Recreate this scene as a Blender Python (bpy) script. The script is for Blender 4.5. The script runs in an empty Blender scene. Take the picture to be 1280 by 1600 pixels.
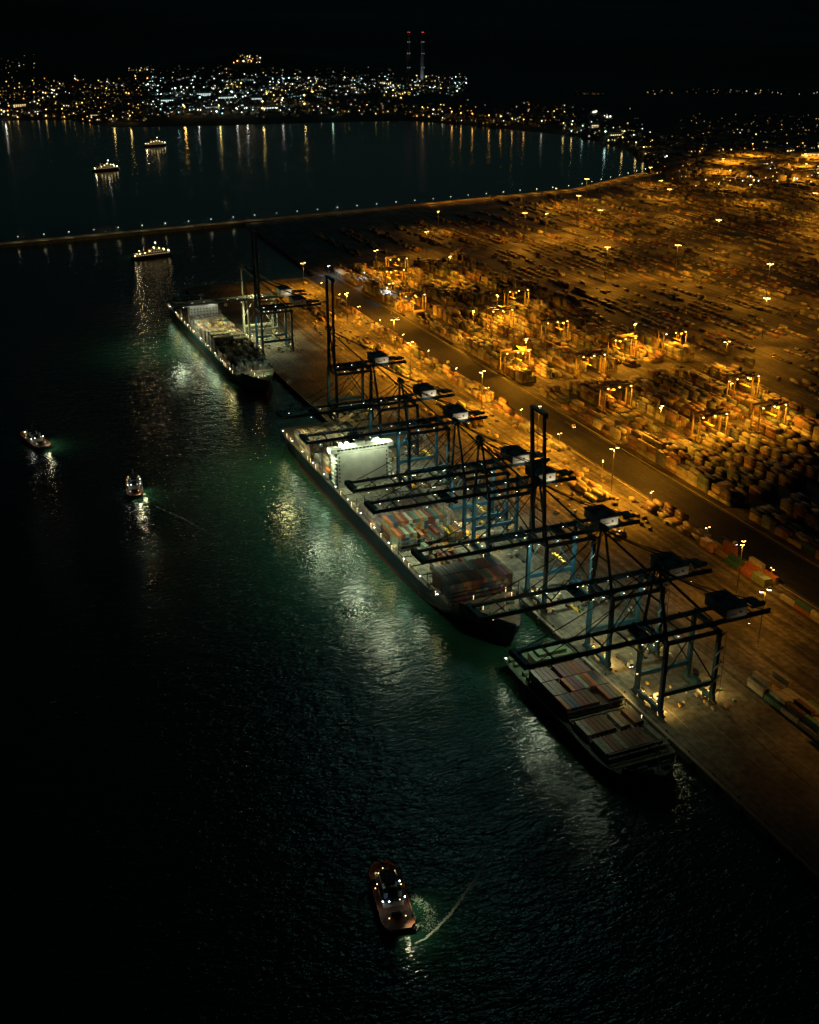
import bpy, math, random
import numpy as np
from mathutils import Vector, Matrix

R = math.radians
random.seed(7)
rng = np.random.default_rng(7)
sc = bpy.context.scene
col = sc.collection

# ------------------------------------------------------------------ camera
CAM = (-287.0, 0.0, 315.0)
HEAD, PITCH = R(22.972), R(23.962)
cd = bpy.data.cameras.new('camera')
cd.sensor_fit = 'VERTICAL'; cd.sensor_height = 36; cd.lens = 1800 / 1600 * 36
cd.clip_start = 1; cd.clip_end = 40000
cam = bpy.data.objects.new('camera', cd); col.objects.link(cam)
cam.location = CAM; cam.rotation_euler = (math.pi / 2 - PITCH, 0, -HEAD)
sc.camera = cam
FWH = np.array([math.sin(HEAD), math.cos(HEAD), 0]); RT = np.array([math.cos(HEAD), -math.sin(HEAD), 0])
FW = FWH * math.cos(PITCH) - np.array([0, 0, math.sin(PITCH)])
UP = FWH * math.sin(PITCH) + np.array([0, 0, math.cos(PITCH)])
def proj(x, y, z):
    d = np.array([x - CAM[0], y - CAM[1], z - CAM[2]]); c = d @ FW
    return 640 + 1800 * (d @ RT) / c, 800 - 1800 * (d @ UP) / c, c

# ------------------------------------------------------------------ night sky, added moonlight, exposure
w = bpy.data.worlds.new('World'); sc.world = w; w.use_nodes = True
nt = w.node_tree; nt.nodes.clear()
sky = nt.nodes.new('ShaderNodeTexSky'); sky.sky_type = 'NISHITA'; sky.sun_disc = False
sky.sun_elevation = R(30); sky.sun_rotation = R(25)
bg = nt.nodes.new('ShaderNodeBackground'); bg.inputs['Strength'].default_value = 0.0009
wo = nt.nodes.new('ShaderNodeOutputWorld')
tn = nt.nodes.new('ShaderNodeMix'); tn.data_type = 'RGBA'; tn.blend_type = 'MULTIPLY'; tn.inputs[0].default_value = 1.0; tn.inputs[7].default_value = (0.4, 0.95, 1.0, 1)
nt.links.new(sky.outputs[0], tn.inputs[6]); nt.links.new(tn.outputs[2], bg.inputs[0]); nt.links.new(bg.outputs[0], wo.inputs[0])
sd = bpy.data.lights.new('added_moon', 'SUN'); sd.energy = 0.02; sd.angle = R(8); sd.color = (0.35, 0.95, 0.85)  # unseen moon added ahead of the camera for sheen on the ripples
so = bpy.data.objects.new('added_moon', sd); col.objects.link(so); so.rotation_euler = Vector((-math.sin(R(25)) * math.cos(R(30)), -math.cos(R(25)) * math.cos(R(30)), -math.sin(R(30)))).to_track_quat('-Z', 'Y').to_euler()
sc.view_settings.view_transform = 'Standard'; sc.view_settings.look = 'None'
sc.view_settings.exposure = 0.0; sc.view_settings.gamma = 1.0
sc.view_settings.use_curve_mapping = False
cy = sc.cycles
cy.use_denoising = True
cy.max_bounces = 4; cy.diffuse_bounces = 2; cy.glossy_bounces = 2; cy.transparent_max_bounces = 6
cy.sample_clamp_indirect = 2.0; cy.sample_clamp_direct = 0.0
cy.caustics_reflective = False; cy.caustics_refractive = False

SODIUM = (1.0, 0.37, 0.016)
AMBER = (1.0, 0.58, 0.12)
FLOOD = (0.86, 1.0, 0.62)
WHITE = (0.95, 1.0, 0.85)
COOL = (0.75, 0.95, 1.0)
WARM = (1.0, 0.75, 0.35)

# ------------------------------------------------------------------ materials
MATS = {}
def pmat(name, c, rough=0.6, metal=0.0, var=0.25, scale=0.6, spec=0.4, bump=0.0, stretch=(1, 1, 1)):
    if name in MATS: return MATS[name]
    m = bpy.data.materials.new(name); m.use_nodes = True; t = m.node_tree
    b = t.nodes['Principled BSDF']
    b.inputs['Roughness'].default_value = rough; b.inputs['Metallic'].default_value = metal
    b.inputs['Specular IOR Level'].default_value = spec
    g = t.nodes.new('ShaderNodeNewGeometry'); mp = t.nodes.new('ShaderNodeMapping')
    mp.inputs['Scale'].default_value = stretch
    n = t.nodes.new('ShaderNodeTexNoise'); n.inputs['Scale'].default_value = scale; n.inputs['Detail'].default_value = 5
    t.links.new(g.outputs['Position'], mp.inputs[0]); t.links.new(mp.outputs[0], n.inputs['Vector'])
    r = t.nodes.new('ShaderNodeValToRGB')
    r.color_ramp.elements[0].position = 0.3; r.color_ramp.elements[1].position = 0.72
    lo = [x * (1 - var) for x in c]; hi = [min(1, x * (1 + var)) for x in c]
    r.color_ramp.elements[0].color = (*lo, 1); r.color_ramp.elements[1].color = (*hi, 1)
    t.links.new(n.outputs[0], r.inputs[0]); t.links.new(r.outputs[0], b.inputs['Base Color'])
    if bump:
        bp = t.nodes.new('ShaderNodeBump'); bp.inputs['Strength'].default_value = bump
        t.links.new(n.outputs[0], bp.inputs['Height']); t.links.new(bp.outputs[0], b.inputs['Normal'])
    MATS[name] = m; return m
def emat(name, c, s, sampled=False):
    if name in MATS: return MATS[name]
    m = bpy.data.materials.new(name); m.use_nodes = True; t = m.node_tree
    b = t.nodes['Principled BSDF']; b.inputs['Base Color'].default_value = (0.2, 0.2, 0.2, 1)
    b.inputs['Emission Color'].default_value = (*c, 1); b.inputs['Emission Strength'].default_value = s
    m.cycles.emission_sampling = 'AUTO' if sampled else 'NONE'
    MATS[name] = m; return m
def attr_mat(name, rough=0.6, emit=False):
    m = bpy.data.materials.new(name); m.use_nodes = True; t = m.node_tree
    b = t.nodes['Principled BSDF']; b.inputs['Roughness'].default_value = rough
    a = t.nodes.new('ShaderNodeAttribute'); a.attribute_name = 'tint'
    if emit:
        b.inputs['Base Color'].default_value = (0.1, 0.1, 0.1, 1)
        mu = t.nodes.new('ShaderNodeMath'); mu.operation = 'MULTIPLY'; mu.inputs[1].default_value = 1.0
        t.links.new(a.outputs['Alpha'], mu.inputs[0]); t.links.new(mu.outputs[0], b.inputs['Emission Strength'])
        t.links.new(a.outputs['Color'], b.inputs['Emission Color']); m.cycles.emission_sampling = 'NONE'
    else:
        g = t.nodes.new('ShaderNodeNewGeometry')
        n = t.nodes.new('ShaderNodeTexNoise'); n.inputs['Scale'].default_value = 0.5; n.inputs['Detail'].default_value = 6
        t.links.new(g.outputs['Position'], n.inputs['Vector'])
        r = t.nodes.new('ShaderNodeValToRGB'); r.color_ramp.elements[0].position = 0.3; r.color_ramp.elements[1].position = 0.7
        r.color_ramp.elements[0].color = (0.55, 0.5, 0.45, 1); r.color_ramp.elements[1].color = (1.1, 1.1, 1.1, 1)
        mx = t.nodes.new('ShaderNodeMix'); mx.data_type = 'RGBA'; mx.blend_type = 'MULTIPLY'; mx.inputs[0].default_value = 0.8
        t.links.new(n.outputs[0], r.inputs[0]); t.links.new(a.outputs['Color'], mx.inputs[6]); t.links.new(r.outputs[0], mx.inputs[7])
        t.links.new(mx.outputs[2], b.inputs['Base Color'])
    MATS[name] = m; return m

M_crane = pmat('crane_paint', (0.02, 0.075, 0.13), 0.45, var=0.25, scale=0.35)
M_roof = pmat('house_roof_paint', (0.025, 0.045, 0.075), 0.6)
M_white = pmat('white_paint', (0.62, 0.63, 0.58), 0.55, var=0.14, scale=0.25)
M_dark = pmat('dark_steel', (0.035, 0.04, 0.042), 0.5)
M_steel = pmat('galvanised_steel', (0.28, 0.29, 0.28), 0.45, metal=0.4)
M_rope = pmat('wire_rope', (0.05, 0.05, 0.05), 0.5)
M_yellow = pmat('yellow_paint', (0.55, 0.36, 0.05), 0.5)
M_cream = pmat('cream_paint', (0.6, 0.52, 0.36), 0.5)
M_red = pmat('red_oxide', (0.22, 0.035, 0.025), 0.6)
M_navy = pmat('hull_navy', (0.012, 0.02, 0.035), 0.4, var=0.3, scale=0.1)
M_hullteal = pmat('hull_teal', (0.03, 0.075, 0.07), 0.45, var=0.3, scale=0.1)
M_hullblack = pmat('hull_black', (0.012, 0.012, 0.013), 0.5, var=0.3, scale=0.1)
M_deck = pmat('deck_paint', (0.13, 0.10, 0.075), 0.7, var=0.45, scale=0.25)
M_deckgreen = pmat('deck_green', (0.07, 0.12, 0.08), 0.7, var=0.45, scale=0.25)
M_hatch = pmat('hatch_cover_paint', (0.2, 0.19, 0.14), 0.7, var=0.5, scale=0.35)
M_tyre = pmat('rubber', (0.02, 0.02, 0.02), 0.8)
M_glass = pmat('window_glass', (0.015, 0.02, 0.025), 0.1, spec=0.6)
M_orange = pmat('orange_paint', (0.5, 0.14, 0.02), 0.5)
M_tugdeck = pmat('tug_deck', (0.16, 0.06, 0.03), 0.7, var=0.4)
M_tugroof = pmat('tug_roof', (0.02, 0.03, 0.05), 0.6)
M_conc = pmat('concrete', (0.26, 0.24, 0.2), 0.8, var=0.3, scale=0.2)
M_line = pmat('line_paint', (0.24, 0.23, 0.19), 0.7, var=0.5, scale=0.7)
M_rail = pmat('rail_steel', (0.06, 0.055, 0.05), 0.4, metal=0.5)
M_chim = pmat('chimney_concrete', (0.22, 0.2, 0.19), 0.8, scale=0.05)
M_cont = attr_mat('container_paint', 0.55)
M_misc = attr_mat('vehicle_paint', 0.4)
M_town = attr_mat('town_walls', 0.8)
M_lights = attr_mat('town_lamps', emit=True)
E_sod = emat('sodium_lamp', (1.0, 0.62, 0.16), 14)
E_white = emat('flood_lamp', (0.95, 1.0, 0.86), 10)
E_cool = emat('cool_lamp', (0.8, 0.95, 1.0), 12)
E_warm = emat('warm_lamp', (1.0, 0.72, 0.3), 7)
E_red = emat('red_beacon', (1.0, 0.05, 0.08), 5)
E_win = emat('lit_window', (1.0, 0.8, 0.45), 2.2)

# ------------------------------------------------------------------ mesh builder
class MB:
    def __init__(s): s.v = []; s.f = []
    def box(s, c, d, top=1.0):
        x, y, z = c; a, b, h = d[0] / 2, d[1] / 2, d[2] / 2; o = len(s.v)
        for sz, k in ((-1, 1.0), (1, top)):
            s.v += [(x - a * k, y - b * k, z + sz * h), (x + a * k, y - b * k, z + sz * h), (x + a * k, y + b * k, z + sz * h), (x - a * k, y + b * k, z + sz * h)]
        s.f += [tuple(o + i for i in q) for q in ((3, 2, 1, 0), (4, 5, 6, 7), (0, 1, 5, 4), (1, 2, 6, 5), (2, 3, 7, 6), (3, 0, 4, 7))]
        return s
    def beam(s, p, q, wd, ht, we=None, he=None):
        p, q = Vector(p), Vector(q); d = (q - p).normalized()
        u = Vector((0, 0, 1)) if abs(d.z) < 0.95 else Vector((0, 1, 0))
        a = d.cross(u).normalized(); b = a.cross(d).normalized(); o = len(s.v)
        for P, W, H in ((p, wd, ht), (q, we or wd, he or ht)):
            for i, j in ((-1, -1), (1, -1), (1, 1), (-1, 1)):
                s.v.append(tuple(P + a * (i * W / 2) + b * (j * H / 2)))
        s.f += [tuple(o + i for i in k) for k in ((3, 2, 1, 0), (4, 5, 6, 7), (0, 1, 5, 4), (1, 2, 6, 5), (2, 3, 7, 6), (3, 0, 4, 7))]
        return s
    def tube(s, p, q, r, r2=None, n=6):
        p, q = Vector(p), Vector(q); r2 = r if r2 is None else r2; d = (q - p).normalized()
        u = Vector((0, 0, 1)) if abs(d.z) < 0.95 else Vector((1, 0, 0))
        a = d.cross(u).normalized(); b = a.cross(d).normalized(); o = len(s.v)
        for P, rr in ((p, r), (q, r2)):
            for k in range(n):
                t = 2 * math.pi * k / n; s.v.append(tuple(P + a * (math.cos(t) * rr) + b * (math.sin(t) * rr)))
        for k in range(n): s.f.append((o + k, o + (k + 1) % n, o + n + (k + 1) % n, o + n + k))
        s.f += [tuple(o + n - 1 - k for k in range(n)), tuple(o + n + k for k in range(n))]
        return s
    def loft(s, rings, cap0=True, cap1=True, closed=True):
        o = len(s.v); n = len(rings[0])
        for r in rings: s.v += [tuple(p) for p in r]
        for i in range(len(rings) - 1):
            for k in range(n if closed else n - 1):
                a = o + i * n + k; b = o + i * n + (k + 1) % n; s.f.append((a, b, b + n, a + n))
        if cap0: s.f.append(tuple(o + n - 1 - k for k in range(n)))
        if cap1: s.f.append(tuple(o + (len(rings) - 1) * n + k for k in range(n)))
        return s
    def sphere(s, c, r, n=8, m=5):
        rings = []
        for i in range(m + 1):
            t = math.pi * (i + 0.02) / (m + 0.04); rings.append([(c[0] + r * math.sin(t) * math.cos(2 * math.pi * k / n), c[1] + r * math.sin(t) * math.sin(2 * math.pi * k / n), c[2] - r * math.cos(t)) for k in range(n)])
        return s.loft(rings)
    def xf(s, M):
        s.v = [tuple(M @ Vector(p)) for p in s.v]; return s
    def mesh(s, name, m, off=(0, 0, 0)):
        me = bpy.data.meshes.new(name)
        me.from_pydata([(x - off[0], y - off[1], z - off[2]) for x, y, z in s.v], [], s.f)
        me.materials.append(m); me.update(); return me

def link(name, me, parent=None, loc=(0, 0, 0), rz=0.0):
    o = bpy.data.objects.new(name, me); col.objects.link(o); o.location = loc; o.rotation_euler = (0, 0, rz)
    if parent: o.parent = parent
    return o
def tag(o, label=None, cat=None, group=None, kind=None):
    if label: o['label'] = label
    if cat: o['category'] = cat
    if group: o['group'] = group
    if kind: o['kind'] = kind
    return o
def thing(name, loc, label, cat, group=None, rz=0.0):
    return tag(link(name, None, None, loc, rz), label, cat, group)
def lamp(parent, loc, energy, color, spot=None, blend=0.6, radius=0.6, aim=None, name='light'):
    l = bpy.data.lights.new(name, 'SPOT' if spot else 'POINT'); l.energy = energy; l.color = color; l.shadow_soft_size = radius
    if spot: l.spot_size = R(spot); l.spot_blend = blend
    o = bpy.data.objects.new(name, l); col.objects.link(o); o.location = loc
    if aim: o.rotation_euler = Vector(aim).to_track_quat('-Z', 'Y').to_euler()
    if parent: o.parent = parent
    return o
def big_mesh(name, V, F, m, tint=None, kind='stuff', label=None, cat=None):
    """V (n,3), F (m,4) numpy; tint (m,4) on faces"""
    me = bpy.data.meshes.new(name); V = np.asarray(V, np.float32); F = np.asarray(F, np.int32)
    me.vertices.add(len(V)); me.vertices.foreach_set('co', V.ravel())
    k = F.shape[1]
    me.loops.add(F.size); me.loops.foreach_set('vertex_index', F.ravel())
    me.polygons.add(len(F)); me.polygons.foreach_set('loop_start', np.arange(0, F.size, k, dtype=np.int32))
    me.update(calc_edges=True)
    if tint is not None:
        a = me.attributes.new('tint', 'FLOAT_COLOR', 'FACE'); a.data.foreach_set('color', np.asarray(tint, np.float32).ravel())
    me.materials.append(m)
    return tag(link(name, me), label, cat, kind=kind)
BOXF = np.array([(4, 5, 6, 7), (0, 1, 5, 4), (1, 2, 6, 5), (2, 3, 7, 6), (3, 0, 4, 7)])
def boxes_np(items):
    """items: list of (cx,cy,cz,dx,dy,dz,rot,rgb)"""
    n = len(items); V = np.zeros((n, 8, 3)); T = np.zeros((n, 5, 4)); T[:, :, 3] = 1
    A = np.array([it[:7] for it in items])
    sx = np.array([-1, 1, 1, -1] * 2) / 2; sy = np.array([-1, -1, 1, 1] * 2) / 2; sz = np.array([-1] * 4 + [1] * 4) / 2
    lx = A[:, 3:4] * sx; ly = A[:, 4:5] * sy; c = np.cos(A[:, 6:7]); s_ = np.sin(A[:, 6:7])
    V[:, :, 0] = A[:, 0:1] + lx * c - ly * s_; V[:, :, 1] = A[:, 1:2] + lx * s_ + ly * c; V[:, :, 2] = A[:, 2:3] + A[:, 5:6] * sz
    F = (BOXF[None] + (np.arange(n) * 8)[:, None, None]).reshape(-1, 4)
    T[:, :, :3] = np.array([it[7] for it in items])[:, None, :]
    return V.reshape(-1, 3), F, T.reshape(-1, 4)

# ------------------------------------------------------------------ water
WZ = -4.0
def water_material():
    m = bpy.data.materials.new('sea_water'); m.use_nodes = True; t = m.node_tree
    b = t.nodes['Principled BSDF']
    b.inputs['Base Color'].default_value = (0.008, 0.034, 0.021, 1)
    b.inputs['Roughness'].default_value = 0.075; b.inputs['IOR'].default_value = 1.333
    b.inputs['Specular IOR Level'].default_value = 0.5
    g = t.nodes.new('ShaderNodeNewGeometry')
    def noise(scale, st, rot, det=3, dist=0.0):
        mp = t.nodes.new('ShaderNodeMapping'); mp.inputs['Scale'].default_value = st; mp.inputs['Rotation'].default_value = (0, 0, rot)
        n = t.nodes.new('ShaderNodeTexNoise'); n.inputs['Scale'].default_value = scale; n.inputs['Detail'].default_value = det
        n.inputs['Distortion'].default_value = dist
        t.links.new(g.outputs['Position'], mp.inputs[0]); t.links.new(mp.outputs[0], n.inputs['Vector']); return n
    n1 = noise(0.085, (1.0, 1.7, 1), R(20), 2, 0.3); n2 = noise(0.32, (1.0, 1.8, 1), R(-12), 3, 0.4); n3 = noise(1.1, (1, 1.4, 1), R(35), 2)
    b1 = t.nodes.new('ShaderNodeBump'); b1.inputs['Distance'].default_value = 1.6; b1.inputs['Strength'].default_value = 0.40
    b2 = t.nodes.new('ShaderNodeBump'); b2.inputs['Distance'].default_value = 0.75; b2.inputs['Strength'].default_value = 0.60
    b3 = t.nodes.new('ShaderNodeBump'); b3.inputs['Distance'].default_value = 0.18; b3.inputs['Strength'].default_value = 0.5
    t.links.new(n1.outputs[0], b1.inputs['Height']); t.links.new(n2.outputs[0], b2.inputs['Height']); t.links.new(n3.outputs[0], b3.inputs['Height'])
    # the bay behind the breakwater is sheltered and much calmer than the channel
    sp = t.nodes.new('ShaderNodeSeparateXYZ'); t.links.new(g.outputs['Position'], sp.inputs[0])
    for bb in (b1, b2, b3):
        mr = t.nodes.new('ShaderNodeMapRange'); k0 = bb.inputs['Strength'].default_value
        mr.inputs['From Min'].default_value = 1500; mr.inputs['From Max'].default_value = 1900
        mr.inputs['To Min'].default_value = k0; mr.inputs['To Max'].default_value = k0 * 0.23
        t.links.new(sp.outputs[1], mr.inputs['Value']); t.links.new(mr.outputs[0], bb.inputs['Strength'])
    t.links.new(b1.outputs[0], b2.inputs['Normal']); t.links.new(b2.outputs[0], b3.inputs['Normal']); t.links.new(b3.outputs[0], b.inputs['Normal'])
    return m
mb = MB(); mb.v = [(-9000, -1500, WZ), (5000, -1500, WZ), (5000, 9000, WZ), (-9000, 9000, WZ)]; mb.f = [(0, 1, 2, 3)]
tag(link('water', mb.mesh('water', water_material())), 'dark green harbour water with small ripples', 'water', kind='structure')

# ------------------------------------------------------------------ terminal ground
def ground_material(name, c1, c2, streak=(0.3, 0.6)):
    m = bpy.data.materials.new(name); m.use_nodes = True; t = m.node_tree
    b = t.nodes['Principled BSDF']; b.inputs['Roughness'].default_value = 0.75; b.inputs['Specular IOR Level'].default_value = 0.3
    g = t.nodes.new('ShaderNodeNewGeometry')
    def noise(scale, st, det=5):
        mp = t.nodes.new('ShaderNodeMapping'); mp.inputs['Scale'].default_value = st
        n = t.nodes.new('ShaderNodeTexNoise'); n.inputs['Scale'].default_value = scale; n.inputs['Detail'].default_value = det
        t.links.new(g.outputs['Position'], mp.inputs[0]); t.links.new(mp.outputs[0], n.inputs['Vector']); return n
    a = noise(0.03, (1, 1, 1)); s_ = noise(streak[0], (1, 0.04, 1)); f = noise(0.35, (1, 0.8, 1))
    r1 = t.nodes.new('ShaderNodeValToRGB'); r1.color_ramp.elements[0].position = 0.38; r1.color_ramp.elements[1].position = 0.62
    r1.color_ramp.elements[0].color = (*c1, 1); r1.color_ramp.elements[1].color = (*c2, 1)
    t.links.new(a.outputs[0], r1.inputs[0])
    r2 = t.nodes.new('ShaderNodeValToRGB'); r2.color_ramp.elements[0].position = 0.42; r2.color_ramp.elements[1].position = 0.6
    r2.color_ramp.elements[0].color = (0.25, 0.25, 0.25, 1); r2.color_ramp.elements[1].color = (1, 1, 1, 1)
    t.links.new(s_.outputs[0], r2.inputs[0])
    m1 = t.nodes.new('ShaderNodeMix'); m1.data_type = 'RGBA'; m1.blend_type = 'MULTIPLY'; m1.inputs[0].default_value = streak[1]
    t.links.new(r1.outputs[0], m1.inputs[6]); t.links.new(r2.outputs[0], m1.inputs[7])
    r3 = t.nodes.new('ShaderNodeValToRGB'); r3.color_ramp.elements[0].position = 0.35; r3.color_ramp.elements[1].position = 0.65
    r3.color_ramp.elements[0].color = (0.4, 0.4, 0.4, 1); r3.color_ramp.elements[1].color = (1.15, 1.15, 1.15, 1)
    t.links.new(f.outputs[0], r3.inputs[0])
    m2 = t.nodes.new('ShaderNodeMix'); m2.data_type = 'RGBA'; m2.blend_type = 'MULTIPLY'; m2.inputs[0].default_value = 0.8
    t.links.new(m1.outputs[2], m2.inputs[6]); t.links.new(r3.outputs[0], m2.inputs[7])
    t.links.new(m2.outputs[2], b.inputs['Base Color'])
    MATS[name] = m; return m
M_yard = ground_material('yard_asphalt', (0.07, 0.065, 0.06), (0.24, 0.22, 0.19), (0.3, 0.85))
M_apron = ground_material('apron_concrete', (0.07, 0.068, 0.062), (0.2, 0.19, 0.165), (0.5, 0.06))
M_road = ground_material('road_asphalt', (0.018, 0.018, 0.018), (0.036, 0.035, 0.033), (0.2, 0.5))

poly = [(0, -300), (0, 1365), (165, 1365), (185, 1762), (470, 1800), (828, 1852), (1075, 1990), (1200, 2160), (5200, 2160), (5200, -300)]
mb = MB(); n = len(poly)
mb.v = [(x, y, -0.004) for x, y in poly] + [(x, y, -12) for x, y in poly]
mb.f = [tuple(range(n))[::-1]] + [(i, (i + 1) % n, n + (i + 1) % n, n + i) for i in range(n)]
tag(link('terminal_ground', mb.mesh('terminal_ground', M_yard)), kind='structure')
def sheet(name, x0, x1, y0, y1, z, m):
    b = MB(); b.v = [(x0, y0, z), (x1, y0, z), (x1, y1, z), (x0, y1, z)]; b.f = [(0, 1, 2, 3)]
    return tag(link(name, b.mesh(name, m)), kind='structure')
sheet('quay_apron', 0.9, 60, -300, 1363, 0.004, M_apron)
sheet('service_road', 150, 186, -300, 1363, 0.004, M_road)
mb = MB().box((0.25, 532, -0.25), (1.3, 1664, 0.9))
tag(link('quay_edge', mb.mesh('quay_edge', M_conc)), kind='structure')
for x in (149.6, 186.4):
    tag(link('road_kerb', MB().box((x, 532, 0.1), (0.6, 1664, 0.3)).mesh('road_kerb', M_conc)), kind='structure')
# painted lines and crane rails (part of the setting)
rail_mesh = MB().box((0, 532, 0.05), (0.35, 1660, 0.1)).mesh('crane_rail', M_rail)
for x in (6, 36): tag(link('crane_rail', rail_mesh, None, (x, 0, 0)), kind='structure')
line_mesh = MB().box((0, 532, 0.009), (0.28, 1660, 0.006)).mesh('lane_line', M_line)
for x in (3.2, 13, 25, 44, 59.6): tag(link('lane_line', line_mesh, None, (x, 0, 0)), kind='structure')
for x in (151.5, 184.5): tag(link('road_line', line_mesh, None, (x, 0, 0)), kind='structure')
# quay fenders and bollards
fend = MB().tube((-0.9, 0, -0.4), (-0.9, 0, -3.4), 0.8, n=8).mesh('fender', M_tyre)
boll = MB().tube((0, 0, 0), (0, 0, 0.7), 0.32, 0.28, 8).tube((0, 0, 0.7), (0, 0, 1.0), 0.55, 0.5, 8).mesh('bollard', M_dark)
def TH(i): return f'{i}' + ('th' if 10 < i % 100 < 14 else {1: 'st', 2: 'nd', 3: 'rd'}.get(i % 10, 'th'))
k = 0
for y in range(275, 1360, 18):
    k += 1
    tag(link('quay_fender', fend, None, (0, y, 0)), f'black rubber fender on the quay wall, {k} counted from the near end'.replace(f' {k} ', ' ' + TH(k) + ' '), 'fender', 'fenders along the quay wall')
    tag(link('mooring_bollard', boll, None, (1.9, y + 6, 0.004)), f'stubby dark mooring bollard on the quay edge, {TH(k)} from the near end', 'bollard', 'bollards along the quay edge')

# ------------------------------------------------------------------ far land
bay = np.array([(-9000, 2500), (-900, 3900), (-7, 3716), (208, 3690), (268, 3394), (520, 3330), (798, 3311), (1098, 3269), (1187, 3105), (1329, 2708), (1290, 2400), (1194, 2170), (1075, 1990), (1000, 1500), (-9000, 1500)], float)
def sdist(P):
    """signed distance to the bay polygon, positive on land"""
    d = np.full(len(P), 1e9); inside = np.zeros(len(P), bool)
    for i in range(len(bay)):
        a, b = bay[i], bay[(i + 1) % len(bay)]; ab = b - a
        t = np.clip(((P - a) @ ab) / (ab @ ab), 0, 1); d = np.minimum(d, np.hypot(*(P - a - t[:, None] * ab).T))
        c = (a[1] > P[:, 1]) != (b[1] > P[:, 1])
        xx = a[0] + (P[:, 1] - a[1]) / (ab[1] if abs(ab[1]) > 1e-9 else 1e-9) * ab[0]
        inside ^= c & (P[:, 0] < xx)
    return np.where(inside, -d, d)
def height(P):
    s_ = sdist(P); x, y = P[:, 0], P[:, 1]
    h = -4 + np.clip(s_, -200, 60) * 0.05
    inl = np.clip(s_ - 60, 0, None)
    h = h + np.clip(inl, 0, 700) * 0.02 + np.clip(inl - 700, 0, 5000) * 0.05
    h = h + 9 * np.sin(x / 310 + y / 420) * np.clip(inl / 600, 0, 1) + 18 * np.sin(x / 790 - 1.1 + y / 900) * np.clip((inl - 300) / 1200, 0, 1)
    def hill(cx, cy, r, a): return a * np.exp(-(((x - cx) ** 2 + (y - cy) ** 2) / r ** 2))
    h = h + hill(1150, 4900, 320, 60) + hill(-300, 5200, 700, 50) + hill(3300, 7000, 2200, 120) + hill(-2500, 6500, 1500, 120)
    h = h + np.clip((y - 7000) / 4500, 0, 1) * 320
    term = (y < 2200) & (x > 900) | (y < 1900)
    h = np.where(term & (s_ > 0), np.minimum(h, -1.5), h)
    return h
gx = np.arange(-5000, 6001, 50.0); gy = np.concatenate([np.arange(1850, 4200, 35.0), np.arange(4200, 12001, 100.0)])
GX, GY = np.meshgrid(gx, gy); P = np.stack([GX.ravel(), GY.ravel()], 1); Hh = height(P)
V = np.column_stack([P, Hh]); nx = len(gx); ny = len(gy)
ii = (np.arange(ny - 1)[:, None] * nx + np.arange(nx - 1)[None]).ravel()
F = np.stack([ii, ii + 1, ii + nx + 1, ii + nx], 1)
M_land = pmat('hillside_scrub', (0.035, 0.04, 0.03), 0.9, var=0.5, scale=0.01)
big_mesh('far_hills', V, F, M_land, kind='structure')
def hit(u, v):
    """point on the far land seen at photo position u,v (to choose where the town stands)"""
    r = RT * (u - 640) / 1800 + UP * (800 - v) / 1800 + FW; r = r / np.linalg.norm(r)
    ts = np.arange(1900, 11000, 12.0); Q = np.array(CAM)[None] + ts[:, None] * r
    hh = height(Q[:, :2]); k = np.argmax((Q[:, 2] <= np.maximum(hh, -4)))
    if Q[k, 2] > max(hh[k], -4): return None
    return Q[k] if hh[k] > -3.4 else None

# causeway / breakwater
def causeway():
    pts = [(-620, 1683), (-180, 1733), (206, 1777), (481, 1812), (828, 1860), (1075, 2000)]
    L = []; Rr = []
    for i, (x, y) in enumerate(pts):
        a = Vector(pts[max(0, i - 1)]); b = Vector(pts[min(len(pts) - 1, i + 1)]); d = (b - a).normalized(); nn = Vector((-d.y, d.x))
        L.append((x + nn.x * 7, y + nn.y * 7)); Rr.append((x - nn.x * 7, y - nn.y * 7))
    rings = [[(r[0], r[1], -8), (l[0], l[1], -8), (l[0], l[1], 1.4), (l[0] * .94 + r[0] * .06, l[1] * .94 + r[1] * .06, 1.4), (l[0] * .94 + r[0] * .06, l[1] * .94 + r[1] * .06, 0.4), (r[0] * .94 + l[0] * .06, r[1] * .94 + l[1] * .06, 0.4), (r[0] * .94 + l[0] * .06, r[1] * .94 + l[1] * .06, 0.9), (r[0], r[1], 0.9)] for l, r in zip(L, Rr)]
    tag(link('causeway', MB().loft(rings).mesh('causeway', M_conc)), 'long narrow lit breakwater crossing the harbour behind the ships', 'breakwater', kind='structure')
    return pts
cpts = causeway()

# ------------------------------------------------------------------ lamps on masts
def mast_meshes(h, arm, heads, em):
    pole = MB().tube((0, 0, 0), (0, 0, h), 0.012 * h, 0.006 * h, 8).box((0, 0, 0.3), (1.6, 1.6, 0.6)).mesh('pole', M_steel)
    br = MB()
    for k in range(heads):
        t = 2 * math.pi * k / heads + 0.5; br.beam((0, 0, h), (math.cos(t) * arm, math.sin(t) * arm, h + 0.3), 0.3, 0.3)
    br = br.mesh('bracket', M_steel)
    sz = max(0.6, h * 0.04)
    house = MB().box((0, 0, 0.35), (sz * 1.5, sz * 1.1, 0.35)).mesh('lamp_housing', M_dark)
    lens = MB().box((0, 0, -0.02), (sz * 1.5, sz * 1.1, 0.36), top=0.8).mesh('lamp_lens', em)
    return pole, br, house, lens, [(math.cos(2 * math.pi * k / heads + 0.5) * arm, math.sin(2 * math.pi * k / heads + 0.5) * arm, h + 0.3) for k in range(heads)]
HM = mast_meshes(33, 2.6, 2, E_sod); HM4 = mast_meshes(42, 2.6, 4, E_sod); SL = mast_meshes(12, 1.4, 2, E_sod); CL = mast_meshes(9, 0.9, 1, E_white)
SLW = mast_meshes(14, 1.2, 2, E_cool)
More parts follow.
